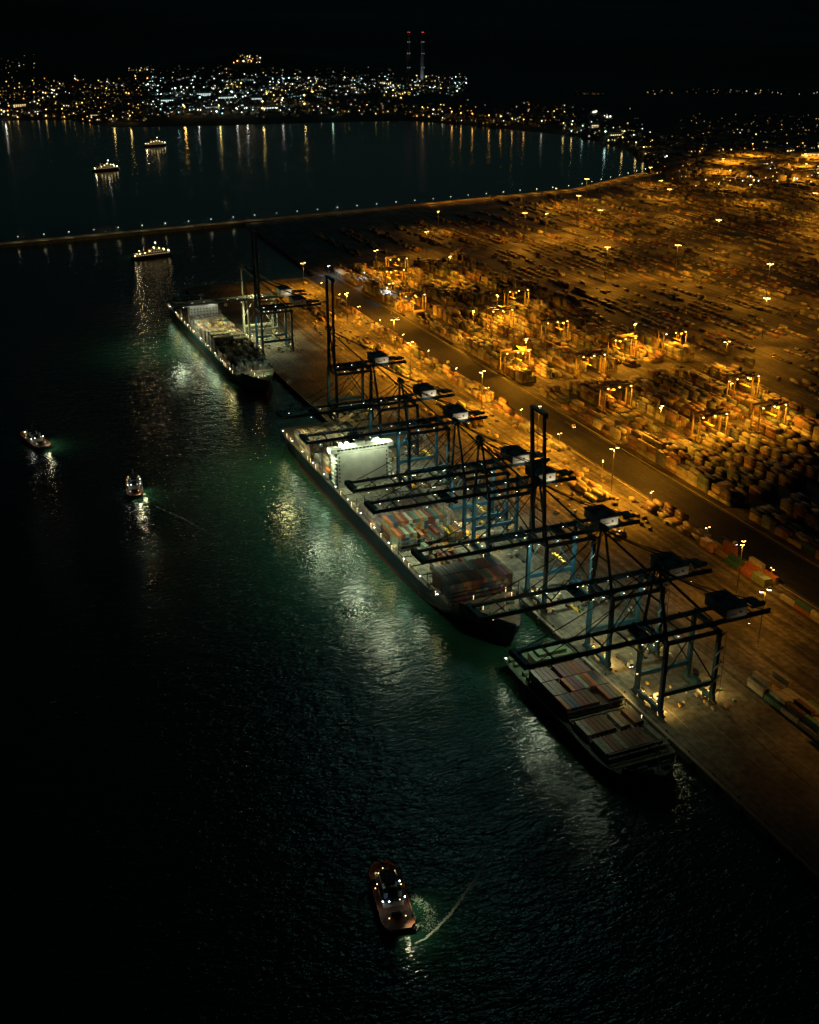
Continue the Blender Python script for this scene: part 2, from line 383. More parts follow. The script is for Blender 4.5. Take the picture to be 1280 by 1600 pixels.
def mast(M, x, y, name, label, cat, group, energy, color, z=0.0, spot=165, lh=None, radius=0.7):
    t = thing(name, (x, y, z), label, cat, group, rz=random.uniform(-0.5, 0.9))
    link('pole', M[0], t); link('bracket', M[1], t)
    for p in M[4]:
        o = link('lamp', M[2], t, p); link('lens', M[3], o)
    if energy: lamp(t, (0, 0, M[4][0][2] - 0.9), energy, color, spot, 0.5, radius, (0, 0, -1))
    if M is HM4:
        for a_ in (0.4, 2.5, 4.6): lamp(t, (math.cos(a_) * 2, math.sin(a_) * 2, M[4][0][2] - .7), energy * .95, color, 75, .8, radius, (math.cos(a_) * 1.9, math.sin(a_) * 1.9, -1))
    return t
HMK = 165000  # the list below also holds masts added in between for orange fill
masts = [(126, 1294, HM, 2.2, 'at the far end of the apron'), (181, 1155, HM, 1.1, 'beyond the service road near the white roofs'), (209, 898, HM, 1.2, 'inside the first container block'),
 (132.4, 628, HM, 2.6, 'beside the bright yellow container row'), (213, 690, HM, 1.2, 'behind the roadside container wall'), (128, 824, HM, 2.4, 'between cranes and road near the middle'),
 (505, 1453, HM4, .9, 'near the dark yard edge'), (557, 1483, HM, .9, 'second from the dark yard edge'), (615, 1432, HM4, 1.0, 'in the open yard centre'), (759, 1709, HM4, 1.1, 'by the breakwater bend'),
 (655, 1560, HM4, .8, 'between breakwater and open yard'), (481, 1198, HM4, .9, 'behind the long container wall'), (566, 1174, HM4, 1.0, 'standing alone in the open yard'), (598, 1042, HM4, .9, 'the taller looking of the right pair'),
 (488, 911, HM4, 1.0, 'nearest in the open yard'), (1004, 1438, HM4, 1.0, 'at the right edge of the open yard'), (300, 1260, HM, 1.0, 'among the far container blocks'), (262, 1060, HM, 1.1, 'amid gantries in the container blocks'),
 (330, 905, HM, 1.0, 'deep in the container blocks'), (232, 1330, HM, .9, 'at the far end of the container blocks'), (300, 720, HM, 1.0, 'amid the right container blocks'), (372, 820, HM, .9, 'at the long container wall'),
 (210, 1010, HM, 1.0, 'near the roadside in the far blocks'), (820, 1560, HM4, .9, 'far inland of the breakwater bend'), (900, 1700, HM, .9, 'next to the bay end'), (980, 1850, HM, .9, 'close to the bay corner'),
 (720, 1300, HM4, .8, 'far inland in the open yard'), (860, 1230, HM4, .7, 'far right in the dim yard'), (125, 1010, HM, 2.4, 'behind the lone raised crane, farther one'), (120, 1130, HM, 2.0, 'behind the farthest cranes'),
 (127, 725, HM, 2.4, 'between yellow row and middle mast'), (700, 900, HM4, .5, 'in the dim right yard'), (118, 470, HM, .4, 'behind the second crane'), (92, 418, HM, .1, 'behind the nearest crane, almost dark'), (88, 336, HM, .2, 'between the nearest yard stacks'), (108, 930, HM, 2.2, 'behind the lone raised crane, nearer one')]
masts += [(x, y, HM, e, 'in far inland yard, ' + w2) for x, y, e, w2 in ((930, 1330, 1.0, 'nearest of that field'), (1010, 1600, 1.0, 'left row middle'), (1100, 1480, 1.1, 'second row near'), (1090, 1760, 1.0, 'second row far'), (1190, 1620, 1.2, 'third row middle'), (1180, 1900, 1.2, 'third row far'), (1280, 1780, 1.3, 'fourth row middle'), (1290, 2020, 1.4, 'fourth row far'), (1380, 1900, 1.4, 'fifth row'), (1400, 2090, 1.6, 'beside the town edge'), (1500, 2000, 1.6, 'at the right town edge'), (690, 1690, .9, 'inside breakwater road'), (420, 1560, .5, 'dark breakwater corner'), (340, 1420, .7, 'past last blocks'))]
for i, (x, y, M, e, where) in enumerate(masts):
    mast(M, x, y, 'light_mast', 'tall light mast with orange sodium heads ' + where, 'light mast', 'sodium light masts in the yard', HMK * e, SODIUM)
ORD = ['first', 'second', 'third', 'fourth', 'fifth', 'sixth', 'seventh', 'eighth', 'ninth', 'tenth', '11th', '12th', '13th', '14th']
for i, (x, y) in enumerate([(142, 470 + 62 * k) for k in range(14)]):
    mast(SL, x, y, 'street_lamp', f'low twin headed street lamp beside the service road, {ORD[i]} from the camera', 'street lamp', 'street lamps beside the service road', 1500 if i % 2 == 0 else 700, AMBER)
# lamps along the causeway
def along(pts, step):
    out = []; rem = 0
    for a, b in zip(pts[:-1], pts[1:]):
        a, b = Vector(a), Vector(b); L = (b - a).length; t = rem
        while t < L: p = a + (b - a) * (t / L); out.append((p.x, p.y)); t += step
        rem = t - L
    return out
for i, (x, y) in enumerate(along(cpts, 36)):
    mast(CL, x, y - 5, 'breakwater_lamp', f'small lamp post on the long lit breakwater, {TH(i + 1)} from its left end', 'lamp post', 'lamp posts along the breakwater', 7000 if x > 500 else (400 if x > 230 else 1300), SODIUM if x > 450 else (1.0, 0.8, 0.34), 0.4, radius=0.5)

# ------------------------------------------------------------------ container manager
COLS = {'rust red': (0.19, 0.045, 0.03), 'orange': (0.42, 0.14, 0.03), 'dark blue': (0.03, 0.06, 0.14), 'teal': (0.04, 0.17, 0.17), 'grey': (0.25, 0.25, 0.24), 'white': (0.4, 0.4, 0.37),
        'purple': (0.15, 0.05, 0.12), 'brown': (0.11, 0.06, 0.04), 'ochre': (0.42, 0.28, 0.06), 'pale green': (0.22, 0.3, 0.2)}
CN = list(COLS)
CONT = []   # dicts
def ordn(i):
    w_ = ['first', 'second', 'third', 'fourth', 'fifth', 'sixth', 'seventh', 'eighth', 'ninth', 'tenth']
    return w_[i] if i < 10 else TH(i + 1)
def fill(x0, nr, y0, nb, z0, hfun, place, L=12.19, px=2.56, py=12.75, weights=None, run=0.0):
    H = [[max(0, int(hfun(r, b))) for b in range(nb)] for r in range(nr)]
    g = lambda r, b: H[r][b] if 0 <= r < nr and 0 <= b < nb else 0
    last = random.choices(CN, weights)[0]
    for b in range(nb):
        for r in range(nr):
            for k in range(H[r][b]):
                if k < H[r][b] - 1 and g(r - 1, b) > k and g(r + 1, b) > k and g(r, b - 1) > k and g(r, b + 1) > k: continue
                if random.random() > run: last = random.choices(CN, weights)[0]
                tier = 'top tier' if k == H[r][b] - 1 else ordn(k) + ' tier'
                lab = f'{last} container {place[0]}, {ordn(b)} bay {place[1]}, {ordn(r)} row inland, {tier}'
                vis = k == H[r][b] - 1 or g(r - 1, b) <= k or g(r, b - 1) <= k
                CONT.append((x0 + r * px + px / 2 + random.uniform(-.05, .05), y0 + b * py + L / 2 + random.uniform(-.12, .12), z0 + k * 2.6, L, last, lab, vis))

# ------------------------------------------------------------------ ship to shore cranes
def crane_meshes():
    D = {}
    D['leg'] = {s: MB().beam((0, 0, 4.0), (0, 0, 41), 1.9, 2.3, 1.7, 2.0).mesh('leg', M_crane) for s in (0,)}
    D['sill'] = MB().box((0, 0, 3.3), (1.7, 24, 1.8)).mesh('sill_beam', M_crane)
    bg_ = MB()
    for y in (-3, 3): bg_.box((0, y, 1.6), (1.3, 4.6, 1.1)).box((0, y, 2.3), (0.9, 1.4, 0.6))
    for y in (-4.4, -1.7, 1.7, 4.4): bg_.tube((-0.35, y, 0.6), (0.35, y, 0.6), 0.55, n=8)
    D['bogie'] = bg_.mesh('bogie', M_dark)
    D['portal'] = MB().beam((0.9, 0, 12), (29.1, 0, 12), 1.5, 2.3).mesh('portal_beam', M_crane)
    D['upper'] = MB().beam((0, 0, 40), (30, 0, 40), 1.2, 2.0).mesh('upper_beam', M_crane)
    D['cross'] = MB().beam((0, -9.2, 40.0), (0, 9.2, 40.0), 1.3, 2.2).mesh('cross_beam', M_crane)
    D['brace1'] = MB().tube((12, 0, 39.5), (29.3, 0, 13), 0.42, n=6).mesh('brace', M_crane)
    D['brace2'] = MB().tube((12, 0, 39.5), (0.6, 0, 22), 0.32, n=6).mesh('brace', M_crane)
    D['girder'] = MB().beam((-0.5, 0, 43), (62, 0, 43), 1.0, 2.1).mesh('girder', M_crane)
    D['tie'] = MB().box((0, 0, 44.6), (0.7, 13.8, 0.6)).mesh('cross_tie', M_crane)
    wk = MB().box((31, 0, 42.3), (62, 1.0, 0.1))
    for z in (42.85, 43.4): wk.beam((0, 0.5, z), (62, 0.5, z), 0.07, 0.07)
    for x in range(0, 63, 3): wk.beam((x, 0.5, 42.3), (x, 0.5, 43.4), 0.07, 0.07)
    D['walk'] = wk.mesh('walkway', M_dark)
    D['house_wall'] = MB().box((40, 0, 47.2), (12, 17, 5)).mesh('house_body', M_crane)
    D['house_front'] = MB().box((40, -8.6, 47.2), (11.6, 0.16, 4.7)).mesh('house_front', M_white)
    D['house_roof'] = MB().box((40, 0, 49.95), (12.8, 18, 0.5)).box((37, 3, 50.6), (2.4, 3, 1.0)).box((43, -4, 50.5), (1.8, 1.8, 0.8)).mesh('house_roof', M_roof)
    D['emblem'] = MB().tube((42.2, -8.69, 47.3), (42.2, -8.75, 47.3), 0.8, n=10).box((38.6, -8.7, 46.6), (3.6, 0.05, 0.5)).mesh('emblem', pmat('emblem_red', (0.18, 0.04, 0.04), 0.6))
    tl = MB()
    for y in (-6.4, 6.4):
        tl.box((54.5, y, 42.0), (15, 1.4, 0.12))
        for x in range(47, 63, 3): tl.beam((x, y, 42), (x, y, 43.4), 0.1, 0.1)
        tl.beam((47, y, 43.4), (62, y, 43.4), 0.1, 0.1)
    tl.box((58, 0, 44.9), (5, 8, 0.8)).box((52, 2, 45.2), (3, 2.4, 1.6)).box((61, -2, 45.1), (1.6, 2, 1.4)).tube((56, -3, 44.5), (56, 3, 44.5), 0.9, n=8).box((54, -3.5, 44.9), (2.2, 1.6, 1.0))
    D['tail'] = tl.mesh('tail_platform', M_dark)
    D['post'] = {s: MB().beam((0, s * 9.4, 41), (-2, s * 1.7, 75), 1.3, 1.3, 0.9, 0.9).mesh('a_frame_post', M_crane) for s in (-1, 1)}
    D['strut'] = {s: MB().beam((29, s * 5, 44), (-1.6, s * 1.5, 74), 0.6, 0.7).mesh('a_frame_strut', M_crane) for s in (-1, 1)}
    D['fbar'] = MB().beam((-1.05, -5.4, 58.9), (-1.05, 5.4, 58.9), 0.7, 0.8).mesh('a_frame_bar', M_crane)
    hd = MB().box((-2, 0, 75.4), (3.4, 5.2, 1.0)).box((-2, 0, 76.2), (4.6, 6.4, 0.15))
    for y in (-1.8, -0.6, 0.6, 1.8): hd.tube((-2.4, y - 0.25, 77), (-2.4, y + 0.25, 77), 1.0, n=10)
    for x in (-4.2, 0.2):
        for y in (-3.1, 3.1): hd.beam((x, y, 76.2), (x, y, 77.6), 0.12, 0.12)
    for y in (-3.1, 3.1): hd.beam((-4.2, y, 77.6), (0.2, y, 77.6), 0.1, 0.1)
    D['head'] = hd.mesh('apex_head', M_crane)
    def stays(fr, to, s, r=0.2):
        b = MB(); p = Vector(fr); q = Vector(to)
        pts = [p.lerp(q, i / 6) - Vector((0, 0, 1.6 * (1 - (2 * i / 6 - 1) ** 2))) for i in range(7)]
        for a, c in zip(pts[:-1], pts[1:]): b.tube(a, c, r, n=5)
        return b
    D['fs1'] = {s: stays((-2.2, s * 2, 75), (-34, s * 6.4, 44.4), s, 0.28).mesh('forestay', M_dark) for s in (-1, 1)}
    D['fs2'] = {s: stays((-2.2, s * 2.3, 75.4), (-66, s * 6.4, 44.4), s, 0.24).mesh('forestay', M_dark) for s in (-1, 1)}
    D['bs'] = {s: stays((-1.8, s * 1.6, 75), (57, s * 6.4, 44.4), s, 0.22).mesh('backstay', M_dark) for s in (-1, 1)}
    D['bs2'] = {s: stays((-1.8, s * 1.2, 75), (44, s * 4, 50.2), s, 0.18).mesh('backstay', M_dark) for s in (-1, 1)}
    # boom
    def boom(M):
        B = {}
        B['girder'] = {s: MB().beam((-0.9, s * 6.4, 43), (-73, s * 6.4, 43), 1.0, 2.1, .9, 1.5).xf(M).mesh('boom_girder', M_crane) for s in (-1, 1)}
        B['tie'] = [MB().box((-x, 0, 44.5), (0.7, 13.8, 0.6)).xf(M).mesh('boom_tie', M_crane) for x in (8, 20, 33, 46, 59)]
        B['tip'] = MB().box((-73.4, 0, 43.2), (1.2, 15.4, 2.4)).box((-72.2, 0, 44.7), (3, 14.6, 0.2)).box((-71, 3, 45.2), (1.4, 1.6, 1.0)).xf(M).mesh('boom_tip', M_crane)
        wk = MB()
        for s in (-1, 1):
            wk.box((-36, s * 7.5, 42.3), (72, 1.0, 0.1))
            for z in (42.85, 43.4): wk.beam((-0.5, s * 8.0, z), (-72, s * 8.0, z), 0.07, 0.07)
            for x in range(1, 73, 3): wk.beam((-x, s * 8.0, 42.3), (-x, s * 8.0, 43.4), 0.07, 0.07)
        B['walk'] = wk.xf(M).mesh('boom_walkway', M_dark)
        return B
    D['boom0'] = boom(Matrix.Identity(4))
    def up(a): return Matrix.Translation((0, 0, 43)) @ Matrix.Rotation(R(a), 4, 'Y') @ Matrix.Translation((0, 0, -43))
    D['boomup'] = boom(up(87)); D['boomvert'] = boom(up(90))
    D['fold'] = {s: stays((-2.2, s * 2, 75), tuple(up(84) @ Vector((-34, s * 6.4, 44.4))), s, 0.24).mesh('forestay', M_dark) for s in (-1, 1)}
    D['trolley'] = MB().box((0, 0, 41.2), (6, 14.2, 0.9)).box((0, 0, 40.6), (4, 4, 0.8)).box((-2, 2.6, 42), (2.4, 2.2, 0.8)).mesh('trolley', M_dark)
    D['cab'] = MB().box((5, -2.4, 38.9), (2.6, 2.6, 2.8), top=0.9).box((5, -2.4, 40.5), (0.5, 0.5, 0.8)).mesh('operator_cab', M_white)
    D['cabwin'] = MB().box((3.66, -2.4, 38.7), (0.06, 2.2, 1.6)).box((5, -3.72, 38.7), (2.0, 0.06, 1.5)).mesh('cab_window', M_glass)
    D['ropes'] = {}
    for zz in (14, 20, 26, 32):
        rp = MB()
        for x in (-0.9, 0.9):
            for y in (-1.8, 1.8): rp.tube((x, y, 40.3), (x * .8, y * 1.4, zz + 0.9), 0.09, n=4)
        D['ropes'][zz] = rp.mesh('hoist_rope', M_rope)
    D['spreader'] = MB().box((0, 0, 0.4), (1.6, 4.6, 0.9)).box((0, 0, 0), (0.7, 12.2, 0.45)).box((0, -5.95, -0.05), (2.44, 0.4, 0.5)).box((0, 5.95, -0.05), (2.44, 0.4, 0.5)).mesh('spreader', M_yellow)
    st = MB()
    for i in range(9):
        z0 = 4 + i * 4; a, b = (27.5, 31.5) if i % 2 == 0 else (31.5, 27.5)
        st.beam((a, -12.0, z0), (b, -12.0, z0 + 4), 0.8, 0.12); st.box((b, -11.9, z0 + 4), (1.2, 1.5, 0.1))
        st.beam((a, -12.4, z0 + 1), (b, -12.4, z0 + 5), 0.06, 0.06)
    for x in (26.8, 32.2): st.beam((x, -12.5, 3), (x, -12.5, 41), 0.15, 0.15)
    D['stair'] = st.mesh('stair_tower', M_dark)
    D['reel'] = MB().tube((31.6, 6, 7.5), (32.2, 6, 7.5), 2.4, n=14).box((31, 6, 6), (1.4, 1.2, 3)).mesh('cable_reel', M_dark)
    D['ebox'] = MB().box((30, 3, 5.5), (2.2, 5, 2.6)).mesh('electric_cabinet', M_crane)
    D['lamp_box'] = MB().box((0, 0, 0.25), (0.9, 0.7, 0.35)).beam((0, 0, 0.4), (0, 0, 1.0), 0.12, 0.12).mesh('floodlight', M_dark)
    D['brk'] = MB().beam((44, -7.2, 43.6), (44, -13.5, 43.9), .25, .25).mesh('added_lamp_bracket', M_dark)  # bracket of the added wall flood
    D['lens'] = MB().box((0, 0, 0), (.7, 0.55, 0.14)).mesh('floodlight_lens', E_white)
    D['lens_w'] = MB().box((0, 0, 0), (0.8, 0.6, 0.14)).mesh('floodlight_lens', E_sod)
    return D
CR = crane_meshes()
F_, Y_ = FLOOD, (1.0, 0.95, 0.38)
M_lit_crane = pmat('lit_crane_paint', (0.3, 0.31, 0.27), 0.5)  # crane paint in its lit tone, the glow from below put into the colour
def crane(y, label, trol=-20, drop=26, raised=False, both=False, boom_l=(), portal_l=(), wall_fill=0.0, warm=0.0, pale=False, lampset=(-64, -52, -40, -28, -16, -6, 8, 20)):
    t = thing('quay_crane', (6, y, 0), label, 'crane', 'ship to shore cranes along the quay')
    for x in (0, 30):
        for s in (-1, 1):
            link('leg', CR['leg'][0], t, (x, 10 * s, 0)); link('bogie', CR['bogie'], t, (x, 8.5 * s, 0))
        link('sill_beam', CR['sill'], t, (x, 0, 0)); link('cross_beam', CR['cross'], t, (x, 0, 0))
    for s in (-1, 1):
        link('portal_beam', CR['portal'], t, (0, 10 * s, 0)); link('upper_beam', CR['upper'], t, (0, 10 * s, 0))
        link('brace', CR['brace1'], t, (0, 10 * s, 0)); link('brace', CR['brace2'], t, (0, 10 * s, 0))
        link('girder', CR['girder'], t, (0, 6.4 * s, 0))
        link('a_frame_post', CR['post'][s], t); link('a_frame_strut', CR['strut'][s], t)
        link('backstay', CR['bs'][s], t); link('backstay', CR['bs2'][s], t)
        if s == 1: link('walkway', CR['walk'], t, (0, 7.5, 0))
        else: link('walkway', CR['walk'], t, (62, -7.5, 0), math.pi)
    for x in (8, 18, 27, 50): link('cross_tie', CR['tie'], t, (x, 0, 0))
    link('a_frame_bar', CR['fbar'], t); link('apex_head', CR['head'], t)
    h = link('machinery_house', CR['house_wall'], t); link('roof', CR['house_roof'], h); f = link('front_wall', CR['house_front'], h); link('emblem', CR['emblem'], h)
    link('tail_platform', CR['tail'], t); link('stair_tower', CR['stair'], t); link('cable_reel', CR['reel'], t); link('electric_cabinet', CR['ebox'], t)
    def put_boom(B):
        for s in (-1, 1): link('boom_girder', B['girder'][s], t)
        for m in B['tie']: link('boom_tie', m, t)
        link('boom_tip', B['tip'], t); link('boom_walkway', B['walk'], t)
    if raised or both:
        put_boom(CR['boomup' if both else 'boomvert'])
        for s in (-1, 1): link('forestay', CR['fold'][s], t)
    if not raised:
        put_boom(CR['boom0'])
        for s in (-1, 1): link('forestay', CR['fs1'][s], t); link('forestay', CR['fs2'][s], t)
    tr = link('trolley', CR['trolley'], t, (trol, 0, 0)); cb = link('operator_cab', CR['cab'], t, (trol, 0, 0)); link('window', CR['cabwin'], cb)
    link('hoist_rope', CR['ropes'][drop], t, (trol, 0, 0)); link('spreader', CR['spreader'], t, (trol, 0, drop))
    for x in lampset:
        if raised and x < 0: continue
        for s in ((-1, 1) if x > -14 else (random.choice((-1, 1)),)):
            o = link('floodlight', CR['lamp_box'], t, (x, 7.6 * s, 41.1)); link('lens', CR['lens'], o, (0, 0, 0.0))
    if wall_fill:  # flood and bracket added to brighten the white house wall
        o = link('floodlight', CR['lamp_box'], t, (44, -13.5, 43.2)); link('lens', CR['lens'], o); link('added_lamp_bracket', CR['brk'], t)
        lamp(t, (43.5, -13.6, 44.2), 1500 * wall_fill, (1.0, .86, .55), 130, .6, .3, (-.35, 1, .5))
    for x in (0, 30):
        for yy in (-6, 0, 6):
            o = link('floodlight', CR['lamp_box'], t, (x + 1.2, yy, 4.4)); link('lens', CR['lens_w'] if warm > 0 else CR['lens'], o)
    K = 36000
    for x, k, c in boom_l: lamp(t, (x, random.choice((-7.6, 7.6)), 40.4), K * k, c, 150, 0.5, 2.2 if x < -50 else 0.9, (0, 0, -1))
    for x, k, c in portal_l: lamp(t, (x, 0, 40.4), K * k, c, 140, 0.6, 0.8, (0, 0, -1))
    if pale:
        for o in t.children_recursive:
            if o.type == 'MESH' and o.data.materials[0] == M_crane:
                o.material_slots[0].link = 'OBJECT'; o.material_slots[0].material = M_lit_crane
        for x, z, e_ in ((10, 20, 9000), (8, 47, 5000)): lamp(t, (x, 0, z), e_, Y_, None, radius=.5)  # point lights added to brighten legs and A-frame, no fittings
    if y < 400:  # amber flood added on the seaward leg to warm the near ship's stack
        lamp(t, (-1.4, 9, 13), 16000, AMBER, 140, .6, .4, (-1, .2, -.35)); o = link('floodlight', CR['lamp_box'], t, (-1.4, 9, 13.2)); link('lens', CR['lens_w'], o)
    if warm:
        for yy in (-7, 7): lamp(t, (2.4, yy, 5.2), 1700 * warm, AMBER, 160, 0.5, 0.3, (0.4, 0, -1))
        lamp(t, (32.4, 0, 5.2), 1700 * warm, AMBER, 160, 0.5, 0.3, (0.4, 0, -1))
    return t
F_, Y_ = FLOOD, (1.0, 0.95, 0.38)
crane(393, 'nearest quay crane, over the small dark ship at the quay end', -8, 32, boom_l=[(-34, .14, F_)], portal_l=[(16, .2, Y_)], warm=6, lampset=(-12, -4, 8), wall_fill=0.03)
crane(440, 'second nearest quay crane, its boom over the gap between two ships', -14, 32, boom_l=[(-28, .8, F_)], portal_l=[(12, .7, Y_), (26, .25, F_)], warm=3.5, lampset=(-28, -16, -10, -4, 8, 20), wall_fill=0.05)
crane(507, 'quay crane with both a lowered boom and a boom raised upright', 14, 26, both=True, portal_l=[(6, 1.0, F_), (22, .8, F_)], warm=0.9, lampset=(-10, -4, 8, 20), wall_fill=0.7)
crane(578, 'quay crane just past the one with an upright boom, house partly hidden', -24, 20, boom_l=[(-66, 1.2, F_), (-30, .6, F_)], portal_l=[(12, .8, F_)], warm=0.8, wall_fill=1)
crane(612, 'quay crane whose tall apex stands over the striped container stacks', 16, 14, boom_l=[(-66, 1.5, F_), (-30, .3, F_)], portal_l=[(10, 1.0, F_), (24, .7, F_)], warm=2.5, wall_fill=1)
crane(702, 'quay crane directly in front of the white deckhouse', 18, 20, boom_l=[(-66, 1.5, F_), (-46, .7, F_), (-20, .9, F_)], portal_l=[(12, 1.4, F_)], warm=0.8, wall_fill=1.1)
crane(757, 'quay crane over the stern stack of the largest ship', -30, 26, boom_l=[(-68, 1.8, Y_), (-34, .5, F_)], portal_l=[(12, .8, F_)], warm=0.8, wall_fill=1.1)
crane(852, 'raised boom quay crane standing alone behind the largest ship', 16, 20, raised=True, portal_l=[(12, .5, Y_)], warm=1.6, wall_fill=0.6)
crane(1066, 'raised boom quay crane beside the far ship', 14, 14, raised=True, portal_l=[(12, 1.2, F_)], warm=0.8)
crane(1112, 'farthest quay crane, lowered boom across the far ship stern', -26, 20, boom_l=[(-68, 2.4, F_), (-40, 1.1, Y_), (-14, 1.0, Y_)], portal_l=[(12, 1.4, F_), (26, .6, Y_)], warm=1.2, wall_fill=1.2, pale=True)

# ------------------------------------------------------------------ container ships (bow towards the near end of the quay)
def wpart(name, b, m, parent, off):
    return link(name, b.mesh(name, m, off), parent)
E_deck = emat('deck_lamp_glow', (1.0, 0.7, 0.3), 4)
deck_lamp_m = MB().tube((0, 0, 0), (0, 0, 2.6), 0.08, n=5).box((0, 0, 2.75), (0.36, 0.36, 0.28)).mesh('deck_lamp', E_deck)
deck_lampw_m = MB().tube((0, 0, 0), (0, 0, 2.6), 0.08, n=5).box((0, 0, 2.75), (0.6, 0.6, 0.4)).mesh('deck_lamp', E_white)
winch_m = MB().tube((-1.6, 0, 1.0), (1.6, 0, 1.0), 0.8, n=8).box((-1.9, 0, 0.8), (0.5, 1.6, 1.6)).box((1.9, 0, 0.8), (0.9, 1.8, 1.6)).mesh('winch', M_deckgreen)
def ship(name, label, xr, beam, yb, ys, zd, hullmat, fc=4.0, fo=0.10, deckmat=M_deck, fl=0):
    """xr: inner side x; yb: bow y; ys: stern y"""
    xc = xr - beam / 2; L = ys - yb; O = (xc, (yb + ys) / 2, WZ)
    t = thing(name, O, label, 'ship', 'container ships moored at the quay')
    hb = beam / 2
    S = [(0.0, 0.05, 0.005, 1), (0.012, 0.17, 0.02, 1), (0.035, 0.36, 0.09, 1), (0.07, 0.60, 0.27, 1), (0.10, 0.76, 0.46, 1), (0.101, 0.765, 0.465, 0), (0.15, 0.92, 0.72, 0), (0.22, 1.0, 0.93, 0), (0.3, 1, 1, 0), (0.6, 1, 1, 0), (0.85, 1, 0.98, 0), (0.94, 0.98, 0.85, 0), (1.0, 0.92, 0.62, 0)]
    rings = []; deckpts = []
    for s_, d, wl, f in S:
        y = yb + s_ * L; zt = zd + fc * f * (1.0 + 0.25 * (0.1 - s_) / 0.1 if f else 1); rake = 9 * max(0, 1 - s_ / 0.035)
        d *= hb; wl *= hb; md = wl + (d - wl) * 0.55; zm = WZ + (zt - WZ) * 0.5
        rings.append([(xc - d, y, zt), (xc - md, y + rake * .5, zm), (xc - wl, y + rake, WZ), (xc - wl * .9, y + rake, WZ - 5), (xc + wl * .9, y + rake, WZ - 5), (xc + wl, y + rake, WZ), (xc + md, y + rake * .5, zm), (xc + d, y, zt)])
        deckpts.append((d, y, zt))
    wpart('hull', MB().loft(rings), hullmat, t, O)
    b = MB()
    for sgn in (-1, 1):
        o = len(b.v)
        for r in rings:
            q = r[2] if sgn < 0 else r[5]; q2 = r[1] if sgn < 0 else r[6]; k = 1.9 / (q2[2] - WZ)
            b.v += [(q[0] + sgn * .05, q[1], WZ - 0.4), (q[0] + (q2[0] - q[0]) * k + sgn * .05, q[1] + (q2[1] - q[1]) * k, WZ + 1.9)]
        for i in range(len(rings) - 1): b.f.append((o + 2 * i, o + 2 * i + 2, o + 2 * i + 3, o + 2 * i + 1))
    wpart('boot_topping', b, M_red, t, O)
    b = MB()
    for lo, hi, in ((0, 4), (5, len(S) - 1)):
        o = len(b.v); seg = deckpts[lo:hi + 1]
        for d, y, z in seg: b.v += [(xc - max(d - .5, .2), y + .3, z + .06), (xc + max(d - .5, .2), y + .3, z + .06)]
        for i in range(len(seg) - 1): b.f.append((o + 2 * i, o + 2 * i + 1, o + 2 * i + 3, o + 2 * i + 2))
    wpart('deck', b, deckmat, t, O)
    # bulwark at the bow, rails aft
    for sgn in (-1, 1):
        b = MB()
        for (d, y, z), (d2, y2, z2) in zip(deckpts[:4], deckpts[1:5]): b.beam((xc + sgn * d, y, z + .6), (xc + sgn * d2, y2, z2 + .6), 0.25, 1.3)
        wpart('bulwark', b, hullmat, t, O)
        b = MB()
        for (d, y, z), (d2, y2, z2) in zip(deckpts[5:-1], deckpts[6:]):
            for h in (0.6, 1.15): b.beam((xc + sgn * (d - .2), y, z + h), (xc + sgn * (d2 - .2), y2, z2 + h), 0.09, 0.09)
            n_ = max(1, int((y2 - y) / 5))
            for k in range(n_):
                f = k / n_; b.beam((xc + sgn * (d + (d2 - d) * f - .2), y + (y2 - y) * f, z), (xc + sgn * (d + (d2 - d) * f - .2), y + (y2 - y) * f, z + 1.15), 0.09, 0.09)
        wpart('railing', b, M_dark, t, O)
    # foredeck gear
    zf = zd + fc
    for x in (-0.3, 0.3):
        link('winch', winch_m, t, (x * beam * .55, yb + L * .07 - O[1], zf + .06 - WZ))
        link('winch', winch_m, t, (x * beam * .4, yb + L * .05 - O[1], zf + .1 - WZ))
    b = MB().tube((xc, yb + L * .045, zf), (xc, yb + L * .045, zf + 11), 0.4, 0.25, 8).beam((xc - 1.6, yb + L * .045, zf + 8), (xc + 1.6, yb + L * .045, zf + 8), .2, .2)
    wpart('foremast', b, M_cream, t, O)
    if fl: lamp(t, (0, yb + L * .045 - O[1] + 1, zf + 10.5 - WZ), fl, FLOOD, 140, .6, .4, (0, 1, -.7))  # masthead light added without a fitting to brighten the bow stacks
    wpart('breakwater_plate', MB().beam((xc - hb * .66, yb + L * .093, zf + 1.2), (xc + hb * .66, yb + L * .093, zf + 1.2), 0.3, 2.4), deckmat, t, O)
    b = MB()
    for x in (-hb * .5, -hb * .25, hb * .25, hb * .5): b.box((xc + x, yb + L * .08, zf + .5), (1.2, 1.2, .9))
    wpart('bitts', b, M_dark, t, O)
    SHIPS_.append((t, O)); return t, O, xc
SHIPS_ = []
def hatches(t, O, xc, y0, y1, nrow, wd, z):
    step = (y1 - y0) / max(1, round((y1 - y0) / 13.2)); y = y0
    while y < y1 - 1:
        for k in range(nrow):
            x = xc - wd / 2 + wd / nrow * (k + .5); b = MB().box((x, y + step / 2 - .4, z + .7), (wd / nrow - .5, step - 1.4, 1.3))
            for j in range(3): b.box((x - wd / nrow * .3 + j * wd / nrow * .3, y + step / 2 - .4, z + 1.42), (.35, step - 2.4, .16))
            wpart('hatch_cover', b, M_hatch, t, O)
        y += step
def bridge_frame(t, O, xc, y, wd, z0, z1):
    b = MB(); n_ = int(wd / 5)
    for k in range(n_ + 1): b.beam((xc - wd / 2 + wd * k / n_, y, z0), (xc - wd / 2 + wd * k / n_, y, z1), .35, .35)
    z = z0 + 2.6
    while z <= z1 + .1: b.box((xc, y, z), (wd, .9, .16)); z += 2.6
    wpart('lashing_bridge', b, M_dark, t, O)
